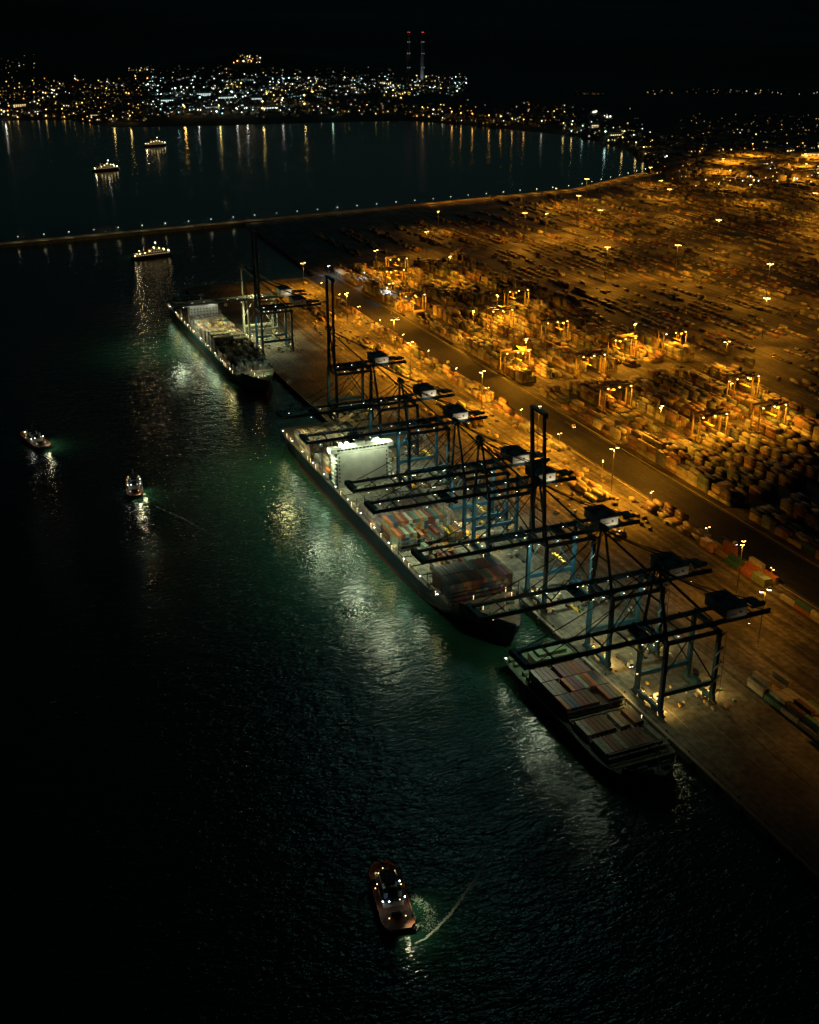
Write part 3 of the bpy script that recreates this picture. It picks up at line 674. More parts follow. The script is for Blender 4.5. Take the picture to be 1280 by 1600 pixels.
def lamps_along(t, O, x, ys, z, real=0, every=3, em=None, color=WARM):
    for i, y in enumerate(ys):
        if len(ys) > 4:
            if random.random() < .3: continue
            y += random.uniform(-4, 4); x += random.uniform(-.25, .25)
        link('deck_lamp', em or deck_lamp_m, t, (x - O[0], y - O[1], z - O[2]))
        if real and i % every == 0: lamp(t, (x - O[0], y - O[1], z + 2.3 - O[2]), real, color, None, radius=.35)

# --- the large ship in the middle
t, O, xc = ship('container_ship', 'huge dark blue container ship with a white deckhouse, middle of the quay', -3.2, 47.5, 466, 822, 8.5, M_navy, fl=1500)
W_ = 43.5
hatches(t, O, xc, 508, 688, 4, W_, 8.56); hatches(t, O, xc, 706, 790, 4, W_, 8.56)
for y in (507, 536.2, 579, 606.6, 651, 705, 744, 785): bridge_frame(t, O, xc, y, W_, 8.6, 17)
# deckhouse, its front towards the bow
ya, yb_ = 690, 703.5; xl, xr_ = xc - 20.5, xc + 16.5; xm = (xl + xr_) / 2; wd = xr_ - xl
dh = wpart('deckhouse', MB().box((xm, (ya + yb_) / 2, 21), (wd, yb_ - ya, 25)), M_white, t, O)
for lv in range(8):
    z = 11.5 + lv * 2.9
    for s, x in ((-1, xl), (1, xr_)):
        if lv < 7:
            wpart('balcony', MB().box((x + s * 1.3, ya + 3.5, z + 1.2), (2.6, 7, .22)).beam((x + s * 2.5, ya + .1, z + 2.3), (x + s * 2.5, ya + 7, z + 2.3), .1, .1).beam((x + s * 2.5, ya + .1, z - 1.4), (x + s * 2.5, ya + .1, z + 2.3), .22, .22), M_white, dh, O)
            wpart('window', MB().box((x - s * 1.2, ya - .03, z + 2.2), (.9, .08, 1.1)), M_glass, dh, O)
            wpart('window', MB().box((x + s * .03, ya + 3, z + 2.2), (.08, 1.6, 1.1)), M_glass, dh, O)
wh = wpart('bridge', MB().box((xm, ya + 5, 35.2), (wd + 9, 7, 3.0)).box((xm, ya + 4.5, 36.9), (wd - 6, 8.5, .5)), M_white, t, O)
for k in range(14): wpart('window', MB().box((xm - wd / 2 + wd / 14 * (k + .5), ya + 1.47, 35.6), (wd / 14 - .5, .08, 1.2)), M_glass, wh, O)
b = MB().box((xm, ya + 6, 38.4), (6, 4, 2.6)).tube((xm, ya + 6, 39), (xm, ya + 6, 47), .5, .25, 8).beam((xm - 3, ya + 6, 43), (xm + 3, ya + 6, 43), .25, .25).beam((xm - 2, ya + 6, 45.5), (xm + 2, ya + 6, 45.5), .5, .3)
wpart('radar_mast', b, M_white, t, O)
for x in (-14, -9, 10, 13): wpart('roof_locker', MB().box((xm + x, ya + 8, 37.7), (2.6, 3, 1.8)).tube((xm + x, ya + 4, 37), (xm + x, ya + 4, 39), .9, .5, 8), M_white, t, O)
for s, x in ((-1, xl), (1, xr_)):
    hull_ = [[(x + s * 3.4 + dx * k, ya + 10 + dy, 19 + dz) for dx, dz in ((-1.3, .6), (-.9, -.9), (.9, -.9), (1.3, .6), (0, 1.5))] for dy, k in ((-4.2, .2), (-3, .85), (0, 1), (3, .85), (4.2, .2))]
    wpart('lifeboat', MB().loft(hull_), M_orange, t, O)
for x in (-14, -5, 5, 14): lamp(t, (xm + x - O[0], ya - 7 - O[1], 41.5 - WZ), 5500, FLOOD, 110, .6, .5, (0, 0.6, -1))
b = MB().box((xm + 3, 716, 22), (9, 8, 27)).box((xm + 3, 716, 36), (7, 6, 2)); wpart('funnel', b, M_navy, t, O)
for x in (1, 3, 5): wpart('exhaust_pipe', MB().tube((xm + x, 716, 36), (xm + x, 717, 39.5), .6, n=8), M_dark, t, O)
lamps_along(t, O, xc - 23, range(512, 815, 12), 8.6, 420, 3)
lamps_along(t, O, xc + 22.6, range(515, 815, 20), 8.6, 300, 3)
lamps_along(t, O, xc - 9, (478, 490, 502), 12.7, 300, 2); lamps_along(t, O, xc + 12, (497, 504), 12.7, 400, 1)
# cargo
P1 = 'on largest ship', 'from bow'
x0 = xc - 17 * 2.56 / 2
fill(xc - 8 * 2.56 + 1, 15, 509.3, 2, 10.2, lambda r, b: 4, ('largest ship bow stack', 'aft'), weights=[2, 1, 3, 1, 1, 0, 1, 6, 0, 0])
fill(x0 + 8, 9, 538.5, 3, 10.2, lambda r, b: random.choice((0, 1, 1, 2)), ('low on largest ship', 'aft'), weights=[3, 2, 1, 1, 2, 0, 0, 4, 2, 1])
fill(x0, 17, 580.4, 2, 10.2, lambda r, b: (5 if b == 1 else (4 if r < 5 else random.choice((1, 2, 2, 3)))), ('striped largest ship stack', 'aft'), weights=[2, 4, 2, 2, 3, 1, 0, 3, 3, 4])
fill(x0, 17, 609, 3, 10.2, lambda r, b: 3 if r > 1 else 2, ('in dim midship stack', 'aft'), weights=[4, 1, 2, 1, 2, 0, 1, 6, 0, 0])
fill(x0, 17, 653, 2, 10.2, lambda r, b: 0 if r < 12 else random.choice((0, 0, 1)), ('before the deckhouse', 'aft'))
fill(x0 - 1, 5, 706.5, 1, 10.2, lambda r, b: 6, ('beside the white deckhouse', 'aft'), weights=[1, 3, 0, 0, 1, 1, 0, 1, 4, 0])
fill(x0, 17, 725, 1, 10.2, lambda r, b: 3, ('behind the deckhouse', 'aft'))
fill(x0, 17, 747, 3, 10.2, lambda r, b: 5 if b == 0 else 4, ('largest ship stern stack', 'aft'), weights=[2, 4, 1, 1, 1, 1, 0, 2, 5, 0])

# --- the far ship
t, O, xc = ship('container_ship', 'far container ship with teal hull at the end of the quay', -3.2, 40.5, 938, 1276, 6.0, M_hullteal, fc=3.5, fl=16000)
hatches(t, O, xc, 982, 1170, 3, 36, 6.06); hatches(t, O, xc, 1190, 1245, 3, 36, 6.06)
for y in (981, 1010, 1052, 1093, 1135, 1189, 1216): bridge_frame(t, O, xc, y, 36, 6.1, 14)
dh = wpart('deckhouse', MB().box((xc + 1, 1179, 15), (30, 11, 18)), M_white, t, O)
for lv in range(5):
    for k in range(9): wpart('window', MB().box((xc + 1 - 13 + k * 3.25, 1173.47, 9.4 + lv * 2.9), (1.1, .08, 1.0)), M_glass, dh, O)
wh = wpart('bridge', MB().box((xc + 1, 1178, 25.4), (39, 7, 2.8)).box((xc + 1, 1179, 27), (26, 8, .5)), M_white, t, O)
for k in range(10): wpart('window', MB().box((xc - 14 + k * 3.3, 1174.47, 25.8), (2.6, .08, 1.1)), M_glass, wh, O)
wpart('radar_mast', MB().tube((xc, 1180, 27), (xc, 1180, 37), .5, .25, 8).beam((xc - 3, 1180, 34), (xc + 3, 1180, 34), .3, .3), M_white, t, O)
wpart('funnel', MB().box((xc + 2, 1187, 17), (8, 5, 22)).box((xc + 2, 1187, 28.6), (6, 4, 1.2)), M_hullteal, t, O)
for x in (-9, 9): lamp(t, (xc + x - O[0], 1170 - O[1], 30 - WZ), 2600, WHITE, 150, .5, .5, (0, -0.3, -1))
lamps_along(t, O, xc - 19.6, range(975, 1270, 11), 6.1, 500, 3); lamps_along(t, O, xc + 19, range(985, 1260, 20), 6.1, 400, 3)
lamps_along(t, O, xc - 6, (948, 960, 970), 9.7, 400, 2)
lamps_along(t, O, xc - 12, (1250, 1258, 1266), 6.2, 700, 1, deck_lampw_m, WHITE)
x0 = xc - 13.5 * 2.56 / 2
Q = lambda h: (lambda r, b: h + random.choice((0, 0, 0, -1)))
fill(x0, 6, 983, 2, 7.6, Q(3), ('far ship bow stack', 'aft'), weights=[2, 1, 2, 3, 3, 0, 0, 3, 1, 2]); fill(x0 + 6.7 * 2.56, 6, 983, 2, 7.6, Q(3), ('far ship bow stack quayside', 'aft'), weights=[2, 1, 2, 3, 4, 2, 0, 2, 1, 3])
fill(x0, 13, 1012, 3, 7.6, lambda r, b: random.choice((2, 3, 3, 4)), ('far ship second stack', 'aft'), weights=[4, 4, 1, 1, 1, 0, 0, 4, 3, 1])
fill(x0, 13, 1054, 3, 7.6, lambda r, b: 5 if r < 7 else 4, ('far ship third stack', 'aft'), weights=[4, 4, 1, 1, 1, 0, 0, 4, 3, 0])
fill(x0, 13, 1095, 3, 7.6, lambda r, b: random.choice((3, 3, 4)), ('far ship fourth stack', 'aft'), weights=[4, 3, 2, 1, 1, 1, 0, 4, 2, 1]); fill(x0, 13, 1137, 2, 7.6, lambda r, b: 4, ('far ship fifth stack', 'aft'), weights=[2, 4, 0, 1, 2, 2, 0, 2, 3, 1])
fill(x0, 13, 1191, 2, 7.6, lambda r, b: 4, ('far ship stern stack', 'aft')); fill(x0, 13, 1218, 2, 7.6, lambda r, b: 5, ('far ship last stack', 'aft'))

# --- the near small ship
t, O, xc = ship('container_ship', 'small unlit black container ship nearest the camera', -4.5, 38, 336, 456, 2.6, M_hullblack, fc=2.2, deckmat=M_deckgreen)
hatches(t, O, xc, 357, 430, 4, 32, 2.66)
for y in (356.6, 392.2, 430.5): bridge_frame(t, O, xc, y, 32, 2.7, 8)
# open cell guides and flat racks over the forward hold
for k in range(12):
    x = xc - 15 + k * 2.56
    wpart('cell_guide', MB().beam((x, 360, 5.0), (x, 390, 5.0), .22, .5).beam((x, 360, 3.8), (x, 360, 5.2), .3, .3).beam((x, 390, 3.8), (x, 390, 5.2), .3, .3), M_steel, t, O)
for y in (360, 370, 380, 390): wpart('hold_beam', MB().beam((xc - 15.5, y, 4.6), (xc + 13.5, y, 4.6), .5, .6), M_hatch, t, O)
dh = wpart('deckhouse', MB().box((xc + 2, 441, 6.2), (22, 9, 7)).box((xc + 2, 442, 10.5), (16, 6, 1.8)), M_deckgreen, t, O)
for k in range(7): wpart('window', MB().box((xc - 6.6 + k * 2.7, 436.47, 7.5), (1.2, .08, 1.0)), M_glass, dh, O)
wpart('funnel', MB().box((xc + 8, 450, 6), (5, 4, 7)), M_dark, t, O)
wpart('radar_mast', MB().tube((xc, 443, 11), (xc, 443, 17), .35, .2, 8).beam((xc - 2, 443, 15), (xc + 2, 443, 15), .2, .2), M_cream, t, O)
for y in (432, 437, 446, 451): wpart('deck_locker', MB().box((xc - 14 + random.uniform(-1, 1), y, 3.6), (3, 2.2, 1.8)), M_deckgreen, t, O)
lamps_along(t, O, xc - 12, (434, 444, 452), 2.7, 160, 2)
lamps_along(t, O, xc + 17, (380, 400, 420), 2.7, 0)
fill(xc - 13 * 2.56 / 2 + .6, 12, 393.2, 3, 4.1, lambda r, b: 2 if random.random() < .86 else 1, ('in near ship stack', 'aft'), weights=[6, 4, 2, 0, 1, 0, 3, 6, 0, 1], run=.2)
fill(xc - 13 * 2.56 / 2 + .6, 12, 359, 2, 4.1, lambda r, b: 1 if random.random() < .75 else 0, ('over near ship forward hold', 'aft'), weights=[2, 0, 1, 0, 3, 1, 0, 6, 0, 1], py=15.5)

# outboard lamps added along the sea side rails for sheen on the water
ob_pole = MB().tube((0, 0, 0), (0, 0, 5), .12, n=5).beam((0, 0, 5), (-1.6, 0, 5.2), .12, .12).mesh('added_outboard_lamp', M_steel); ob_lens = MB().box((-1.6, 0, 5.0), (.6, .9, .2)).mesh('lens', E_white)
for sh, xo, zo, ys_, pw in ((SHIPS_[0], -50.3, 8.6, range(515, 815, 24), 2700), (SHIPS_[1], -43.3, 6.1, range(985, 1265, 28), 3400), (SHIPS_[2], -42, 2.7, (448,), 1500)):
    for y in ys_:
        o = link('added_outboard_lamp', ob_pole, sh[0], (xo - sh[1][0], y - sh[1][1], zo - sh[1][2])); link('lens', ob_lens, o)
        lamp(sh[0], (xo - 1.6 - sh[1][0], y - sh[1][1], zo + 4.6 - sh[1][2]), pw * random.uniform(.5, 1.4), random.choice(((.6, 1, .6), FLOOD, (1, .95, .35))), 150, .6, 1.6, (-1.2, -.3, -1))

M_rtg = pmat('gantry_paint', (0.3, 0.24, 0.13), 0.5)
# ------------------------------------------------------------------ yard: container blocks, gantries, vehicles
def nz(x, y, s=0): return 0.5 + 0.25 * (math.sin(x * .043 + y * .017 + s) + math.sin(y * .031 - x * .02 + 2 * s)) 
YW = [3, 3, 2, 2, 4, 4, 0, 3, 4, 2]
def block(x0, nr, y0, y1, mx, place, dens=.8, s=0, w=YW):
    nb = int((y1 - y0) / 12.75)
    cut = {b for b in range(nb) if b % 11 == 10}
    def h(r, b):
        if b in cut: return 0
        f = nz(x0 + r * 2.6, y0 + b * 12.75, s)
        return max(0, min(mx, int(mx * (0.35 + 0.75 * f) + random.uniform(-1.2, .9)))) if random.random() < dens else random.choice((0, 0, 1))
    fill(x0, nr, y0, nb, 0.02, h, place, weights=w, run=.45)
# quay side strip
block(62, 7, 300, 392, 4, ('in nearest yard stack', 'from camera'), .9, 1)
block(97, 6, 300, 378, 3, ('behind nearest yard stack', 'from camera'), .9, 2)
block(112, 6, 618, 690, 3, ('in yellow lit row', 'from camera'), 1.0, 3, [0, 1, 0, 0, 2, 4, 0, 0, 5, 0])
block(138, 4, 330, 610, 3, ('along service road', 'from camera'), .75, 4)
block(138, 4, 700, 1240, 3, ('further along service road', 'from camera'), .7, 5)
block(100, 6, 790, 860, 3, ('behind the raised crane', 'from camera'), .7, 6)
block(88, 5, 720, 770, 2, ('behind middle cranes', 'from camera'), .6, 7)
block(104, 5, 930, 1060, 3, ('in far quayside block', 'from camera'), .6, 8)
block(100, 7, 1150, 1260, 2, ('in last quayside block', 'from camera'), .5, 9)
# main blocks beyond the road
bx = 193
for k in range(7):
    for j, (ya, yb_) in enumerate(((300, 560), (575, 860), (875, 1140), (1155, 1400))):
        block(bx, 6, ya + (k % 3) * 4, yb_, 5 if k < 1 or k == 6 else 4, (f'in {ordn(k)} inland block', 'from camera'), .94 if j < 3 else .85, k + j * 1.7)
    bx += 28.5
# far inland blocks, sparser
for k in range(10):
    block(420 + k * 34, 4, 520 + 30 * (k % 3), 800 + 20 * (k % 4), 2, ('in dim right block', 'from camera'), .45, k)
for k in range(12):
    block(250 + k * 44, 5, 1460, 1640 + 12 * k, 2, ('near the breakwater', 'from camera'), .4, k + 3)
for k in range(14):
    block(900 + k * 40, 4, 1250, 1900, 2, ('in far inland yard', 'from camera'), .35, k)

for k in range(17):
    block(418 + k * 29, 2, 840 + 23 * (k % 5), 1440 - 31 * (k % 4), 2, ('in open yard row', 'from camera'), .42, k * 1.3)
    block(640 + k * 36, 3, 1440, 1840 - 40 * (k % 3), 2, ('beyond the open yard', 'from camera'), .45, k * 2.1)

# rubber tyred gantries
def rtg_meshes():
    D = {}
    D['leg'] = MB().beam((0, 0, 2), (0, 0, 21), 1.0, 1.2, .8, .9).mesh('leg', M_rtg)
    D['girder'] = MB().beam((-1, 0, 22), (27, 0, 22), 1.2, 1.9).mesh('girder', M_rtg)
    D['sill'] = MB().box((0, 0, 1.9), (1.2, 13, 1.0)).mesh('sill_beam', M_rtg)
    D['wheel'] = MB().tube((-.4, 0, .8), (.4, 0, .8), .8, n=10).mesh('wheel', M_tyre)
    D['trolley'] = MB().box((0, 0, 23.6), (5, 8, 1.6)).box((-2, 1, 24.8), (1.8, 3, 1)).mesh('trolley', M_rtg)
    D['cab'] = MB().box((2.8, -2, 19.6), (2, 2, 2.4), top=.9).beam((2.8, -2, 20.8), (2.8, -2, 23), .3, .3).mesh('operator_cab', M_white)
    D['spreader'] = MB().box((0, 0, 13), (2.3, 12.1, .5)).tube((-.8, 0, 13), (-.8, 0, 23), .1, n=4).tube((.8, 0, 13), (.8, 0, 23), .1, n=4).mesh('spreader', M_yellow)
    D['engine'] = MB().box((0, 0, 4), (1.6, 4.6, 3)).mesh('engine_box', M_rtg)
    D['lamp'] = MB().box((0, 0, 0), (1.0, .7, .35)).mesh('floodlight', E_sod)
    return D
RT_ = rtg_meshes()
rtgs = [(192, 905, 'by the roadside lamp in the blocks'), (250, 868, 'amid the brightest gantry cluster'), (250, 1048, 'among small bright lamps mid yard'), (307, 905, 'in the gantry cluster, farther inland'), (364, 905, 'against the long container wall'),
        (250, 690, 'in the right blocks, nearer one'), (307, 690, 'in the right blocks, farther inland one'), (221, 1270, 'near the far yellow lit stacks'), (250, 1330, 'standing farthest, strongly lit'), (193, 1145, 'next to the white roofs by the road'),
        (307, 1120, 'far behind the brightest cluster'), (336, 760, 'by the wall of the right blocks'), (221, 780, 'between the two right road lamps'), (279, 985, 'halfway down the middle blocks')]
for x, y, where in rtgs:
    t = thing('yard_gantry', (x - 3.0, y, 0), 'cream rubber tyred yard gantry crane ' + where, 'gantry crane', 'yard gantry cranes over container blocks')
    for gx_ in (0, 26):
        for s in (-1, 1):
            link('leg', RT_['leg'], t, (gx_, 4.2 * s, 0))
            for w2 in (-1.3, 1.3): link('wheel', RT_['wheel'], t, (gx_, 4.6 * s + w2, 0))
        link('sill_beam', RT_['sill'], t, (gx_, 0, 0))
    for s in (-1, 1): link('girder', RT_['girder'], t, (0, 4.2 * s, 0))
    tx = random.uniform(5, 20); link('trolley', RT_['trolley'], t, (tx, 0, 0)); link('operator_cab', RT_['cab'], t, (tx, 0, 0)); link('spreader', RT_['spreader'], t, (tx, 0, 0)); link('engine_box', RT_['engine'], t, (-1.2, 0, 0))
    for gx_ in (2, 13, 24):
        for s in (-1, 1): link('floodlight', RT_['lamp'], t, (gx_, 5.2 * s, 21.2))
    for gx_ in (6, 20): lamp(t, (gx_, -5.6, 20.6), 32000, SODIUM, 165, .5, .5, (0, 0, -1))

# tractor and trailer units
def truck_meshes():
    D = {}
    D['cab'] = MB().box((0, -6.2, 1.9), (2.4, 2.2, 2.4), top=.9).mesh('cab', M_white)
    D['windscreen'] = MB().box((0, -7.28, 2.3), (1.9, .06, .9)).mesh('windscreen', M_glass)
    D['chassis'] = MB().box((0, 0, 1.05), (1.1, 13, .35)).box((0, .8, 1.3), (2.4, 12.2, .15)).mesh('chassis', M_dark)
    wl = MB()
    D['wheel'] = MB().tube((-1.2, 0, .5), (1.2, 0, .5), .5, n=8).mesh('wheel', M_tyre)
    D['head'] = MB().box((-.8, -7.32, 1.2), (.35, .06, .25)).box((.8, -7.32, 1.2), (.35, .06, .25)).mesh('headlight', E_white)
    return D
TK = truck_meshes()
tk = [(13, 402), (17, 432), (21, 500), (13, 522), (25, 560), (17, 588), (21, 620), (29, 640), (13, 700), (17, 716), (21, 690), (29, 745), (13, 770), (21, 842), (17, 870), (25, 1060), (17, 1078), (21, 1105), (13, 1130), (50, 470), (55, 655), (60, 880), (158, 530), (176, 760), (158, 950), (176, 1130), (90, 600), (88, 500)]
wheres = ['under the nearest crane', 'by the second crane', 'under the crane with the upright boom, inner lane', 'under the crane with the upright boom, outer lane', 'just before the hidden house crane', 'under the hidden house crane', 'under the tall apex crane', 'landside of the tall apex crane', 'in the outer lane by the deckhouse crane',
          'second behind the deckhouse crane', 'inner lane by the deckhouse crane', 'landside of the stern stack crane', 'waterside beyond the stern stack crane', 'under the lone raised crane', 'just beyond the lone raised crane', 'before the far raised crane', 'under the far raised crane', 'under the farthest crane', 'beyond the farthest crane',
          'behind the second crane on open apron', 'behind the tall apex crane on open apron', 'behind the lone raised crane on open apron', 'nearest on the service road', 'second on the service road', 'third on the service road', 'farthest on the service road', 'near the yellow lit row', 'behind the second crane near the yard']
for (x, y), wh_ in zip(tk, wheres):
    t = thing('terminal_truck', (x, y, 0.01), 'white terminal tractor with trailer ' + wh_, 'truck', 'terminal trucks on the apron and road', rz=random.choice((0, math.pi)))
    for k_ in ('cab', 'chassis'): link(k_, TK[k_], t)
    link('windscreen', TK['windscreen'], t); link('headlight', TK['head'], t)
    for yy in (-5.8, -3.6, 3.6, 4.9): link('wheel', TK['wheel'], t, (0, yy, 0))

# work sheds with pale roofs by the service road
def shed(x, y, dx, dy, h, label):
    t = thing('work_shed', (x, y, 0), label, 'shed', 'sheds by the service road')
    link('walls', MB().box((0, 0, h / 2), (dx, dy, h)).mesh('walls', M_rtg), t)
    r = MB().loft([[(-dx / 2 - .4, s * (dy / 2 + .4), h), (0, s * (dy / 2 + .4), h + dx * .16), (dx / 2 + .4, s * (dy / 2 + .4), h), (0, s * (dy / 2 + .4), h - .2)] for s in (-1, 1)]).mesh('roof', M_white)
    link('roof', r, t)
    for k in range(3): link('door', MB().box((-dx / 2 - .05, -dy / 3 + k * dy / 3, 2), (.1, dy / 6, 4)).mesh('door', M_dark), t)
shed(176 + 30, 1228, 14, 26, 7, 'pale roofed shed beside the far service road, larger one'); shed(205, 1188, 12, 18, 6, 'pale roofed shed beside the far service road, smaller one')
shed(196, 1352, 10, 30, 5, 'low shed at the far corner of the yard under white lamps')
for x, y, wh_ in ((178, 1365 - 12, 'at the far yard corner'), (205, 1300, 'by the far low shed'), (200, 1215, 'between the pale roofed sheds')):
    mast(SLW, x, y, 'white_lamp_post', 'short lamp post with bluish white heads ' + wh_, 'lamp post', 'white lamps at the far yard end', 9000, COOL)

# car storage rows and loose trailers of the open yard: 300 nearest cars singly, the rest one mass
CARP = [(0.5, 0.5, 0.5), (0.05, 0.05, 0.055), (0.25, 0.25, 0.26), (0.3, 0.04, 0.03), (0.05, 0.08, 0.2), (0.6, 0.6, 0.58)]
CARN = ['silver', 'black', 'grey', 'red', 'blue', 'white']
cars = []
for k in range(46):
    x = 408 + k * 12.5
    if k % 6 == 5: continue
    for j in range(300):
        y = 700 + j * 3.3
        if (j % 40) > 35 or y > 1640: continue
        if nz(x * 1.4, y * 2.2, 4) * nz(x * .4, y * .7, 1) < .2 or random.random() < .12: continue
        cars.append((x + random.uniform(-.2, .2), y, random.randrange(6), (k, j)))
def car_parts(x, y, c):
    return [(x, y, .75, 4.5, 1.8, .8, 0, CARP[c]), (x + .2, y, 1.35, 2.4, 1.6, .6, 0, (CARP[c][0] * .4, CARP[c][1] * .4, CARP[c][2] * .4))]
dd = []
for i, (x, y, c, k) in enumerate(cars):
    u, v, d = proj(x, y, .8)
    if 0 < u < 1280 and 0 < v < 1600: dd.append((d, i))
dd.sort(); one = set(i for _, i in dd[:300])
carm = []
for c in range(6):
    b = MB()
    prof = [(-2.25, .35), (-2.3, .8), (-1.5, .95), (-.9, 1.45), (.9, 1.48), (1.6, 1.0), (2.25, .9), (2.3, .35)]
    b.loft([[(px_, s * .88, pz_) for px_, pz_ in prof] for s in (-1, 1)])
    for px_ in (-1.4, 1.4): b.tube((px_, -.9, .32), (px_, .9, .32), .32, n=6)
    me = b.mesh('car', M_misc); a = me.attributes.new('tint', 'FLOAT_COLOR', 'FACE'); a.data.foreach_set('color', np.tile(np.array([*CARP[c], 1], np.float32), len(me.polygons))); carm.append(me)
rest = []
for i, (x, y, c, k) in enumerate(cars):
    if i in one: tag(link('parked_car', carm[c], None, (x, y, 0)), f'{CARN[c]} car in {ordn(k[0])} storage row inland, {ordn(k[1])} space from the near end', 'car', f'{CARN[c]} cars in the storage rows')
    else: rest += car_parts(x, y, c)
V, F, T = boxes_np(rest); big_mesh('stored_cars', V, F, M_misc, T, 'stuff', 'rows of parked cars receding across the open yard', 'cars')
# yard clutter: small crates and gear between the stacks
it = []
for k in range(500):
    x = random.choice((random.uniform(80, 143), random.uniform(80, 143), random.uniform(400, 900))); y = random.uniform(560, 1340)
    s = random.uniform(.8, 3.2); it.append((x, y, s * .3, s, s * random.uniform(.6, 2.4), s * .6, random.gauss(0, .1), random.choice([(0.3, 0.25, 0.16), (0.12, 0.1, 0.08), (0.4, 0.36, 0.28), (0.08, 0.08, 0.07)])))
V, F, T = boxes_np(it); big_mesh('yard_clutter', V, F, M_misc, T, 'stuff', 'loose crates and gear scattered between yard stacks', 'clutter')

# lashing bins, cones and gear lying about under the cranes
it = []
for yc, n_ in ((393, 26), (440, 34), (507, 44), (578, 44), (612, 44), (702, 44), (757, 44), (852, 50), (1066, 40), (1112, 50)):
    for _ in range(n_):
        s_ = random.uniform(.5, 1.8); xx = random.choice((random.uniform(7.5, 11), random.uniform(32, 35), random.uniform(38, 48), random.uniform(12, 30)))
        it.append((xx, yc + random.uniform(-17, 17), s_ * .4, s_, s_ * random.uniform(.8, 3), s_ * .8, random.gauss(0, .15), random.choice([(.5, .48, .4), (.45, .3, .05), (.3, .3, .3), (.12, .1, .08), (.05, .15, .18)])))
V, F, T = boxes_np(it); big_mesh('lashing_gear', V, F, M_misc, T, 'stuff', 'bins and lashing gear lying about under the quay cranes', 'gear')

# ------------------------------------------------------------------ far town
LC = {'w': (1.0, .95, .75), 'c': (.62, 1.0, .95), 'o': (1.0, .5, .1), 'y': (1.0, .68, .2), 'g': (.6, 1.0, .7)}
SPOTS = []
def scat(n, u0, u1, v0, v1, cols, s0, s1, fu=None):
    for _ in range(int(n * 1.7)):
        u = random.uniform(u0, u1) if fu is None else random.gauss((u0 + u1) / 2, (u1 - u0) / 4); v = random.triangular(v0, v1, v0 + (v1 - v0) * .7)
        SPOTS.append((u, v, random.choice(cols), random.uniform(s0, s1) * random.choice((.35, .5, .7, 1, 1.2))))
scat(330, 0, 240, 118, 190, 'wyyooo', .6, 1.5); scat(60, 0, 90, 158, 186, 'ooyw', .8, 1.8); scat(60, 100, 230, 172, 193, 'yyow', .6, 1.3)
scat(300, 230, 470, 112, 186, 'wccyw', .5, 1.4); scat(110, 235, 400, 140, 182, 'cccw', .9, 2.0); scat(50, 400, 445, 146, 176, 'ywy', .8, 2.0)
scat(330, 440, 720, 116, 152, 'wwcy', .6, 1.5); scat(120, 480, 730, 120, 145, 'cww', .8, 1.5); scat(70, 450, 640, 155, 184, 'ywo', .5, 1.1)
scat(60, 640, 700, 165, 186, 'ooyw', .8, 1.6); scat(110, 690, 900, 160, 200, 'oyw', .5, 1.2); scat(90, 880, 1010, 172, 245, 'wyyc', .7, 1.6)
scat(330, 990, 1280, 205, 275, 'yyoow', .7, 1.6); scat(230, 1100, 1280, 222, 290, 'yyow', 1.0, 2.4); scat(60, 1020, 1130, 240, 300, 'yoo', .7, 1.5); scat(180, 1060, 1280, 175, 240, 'ywo', .4, .9); scat(34, 1010, 1280, 140, 150, 'yw', .5, 1.0); scat(14, 900, 945, 144, 150, 'yw', .5, 1.0)
scat(24, 365, 408, 84, 102, 'oyw', .7, 1.5); scat(16, 0, 60, 80, 120, 'wy', .4, .9); scat(20, 200, 240, 104, 114, 'yw', .6, 1.2); scat(60, 200, 620, 104, 120, 'yw', .3, .7)
for _ in range(46):   # clusters and street lines
    u0, v0 = random.choice(((random.uniform(0, 240), random.uniform(130, 186)), (random.uniform(240, 460), random.uniform(125, 182)), (random.uniform(450, 715), random.uniform(120, 150)), (random.uniform(1010, 1280), random.uniform(215, 275))))
    c_ = random.choice('wyoy' if u0 < 240 or u0 > 900 else 'wccy')
    if random.random() < .5:
        for _ in range(random.randint(8, 22)): SPOTS.append((random.gauss(u0, 9), random.gauss(v0, 3), c_, random.uniform(.5, 1.8)))
    else:
        du, dv = random.uniform(-5, 5), random.uniform(-.9, .9)
        for k in range(random.randint(8, 18)): SPOTS.append((u0 + du * k, v0 + dv * k, c_, random.uniform(.5, .9)))
for u0, v0, c_, s_ in ((288, 149, 'c', 2.6), (256, 148, 'c', 2.0), (315, 148, 'c', 2.0), (335, 176, 'c', 2.2), (418, 147, 'y', 2.6), (440, 157, 'y', 2.8), (476, 163, 'y', 2.4), (289, 170, 'o', 2.2), (5, 163, 'w', 2.4), (410, 172, 'y', 2.2), (341, 164, 'c', 2.4), (930, 178, 'w', 2.6), (948, 184, 'w', 2.0), (972, 205, 'y', 2.2), (992, 214, 'y', 2.2)):
    for _ in range(5): SPOTS.append((random.gauss(u0, 2.5), random.gauss(v0, 1.2), c_, s_))
lv, lt, bl = [], [], []
OCT = np.array([(1, 0, 0), (-1, 0, 0), (0, 1, 0), (0, -1, 0), (0, 0, 1), (0, 0, -1)], float)
OF = np.array([(0, 2, 4), (2, 1, 4), (1, 3, 4), (3, 0, 4), (2, 0, 5), (1, 2, 5), (3, 1, 5), (0, 3, 5)])
cnt = 0; lf = []
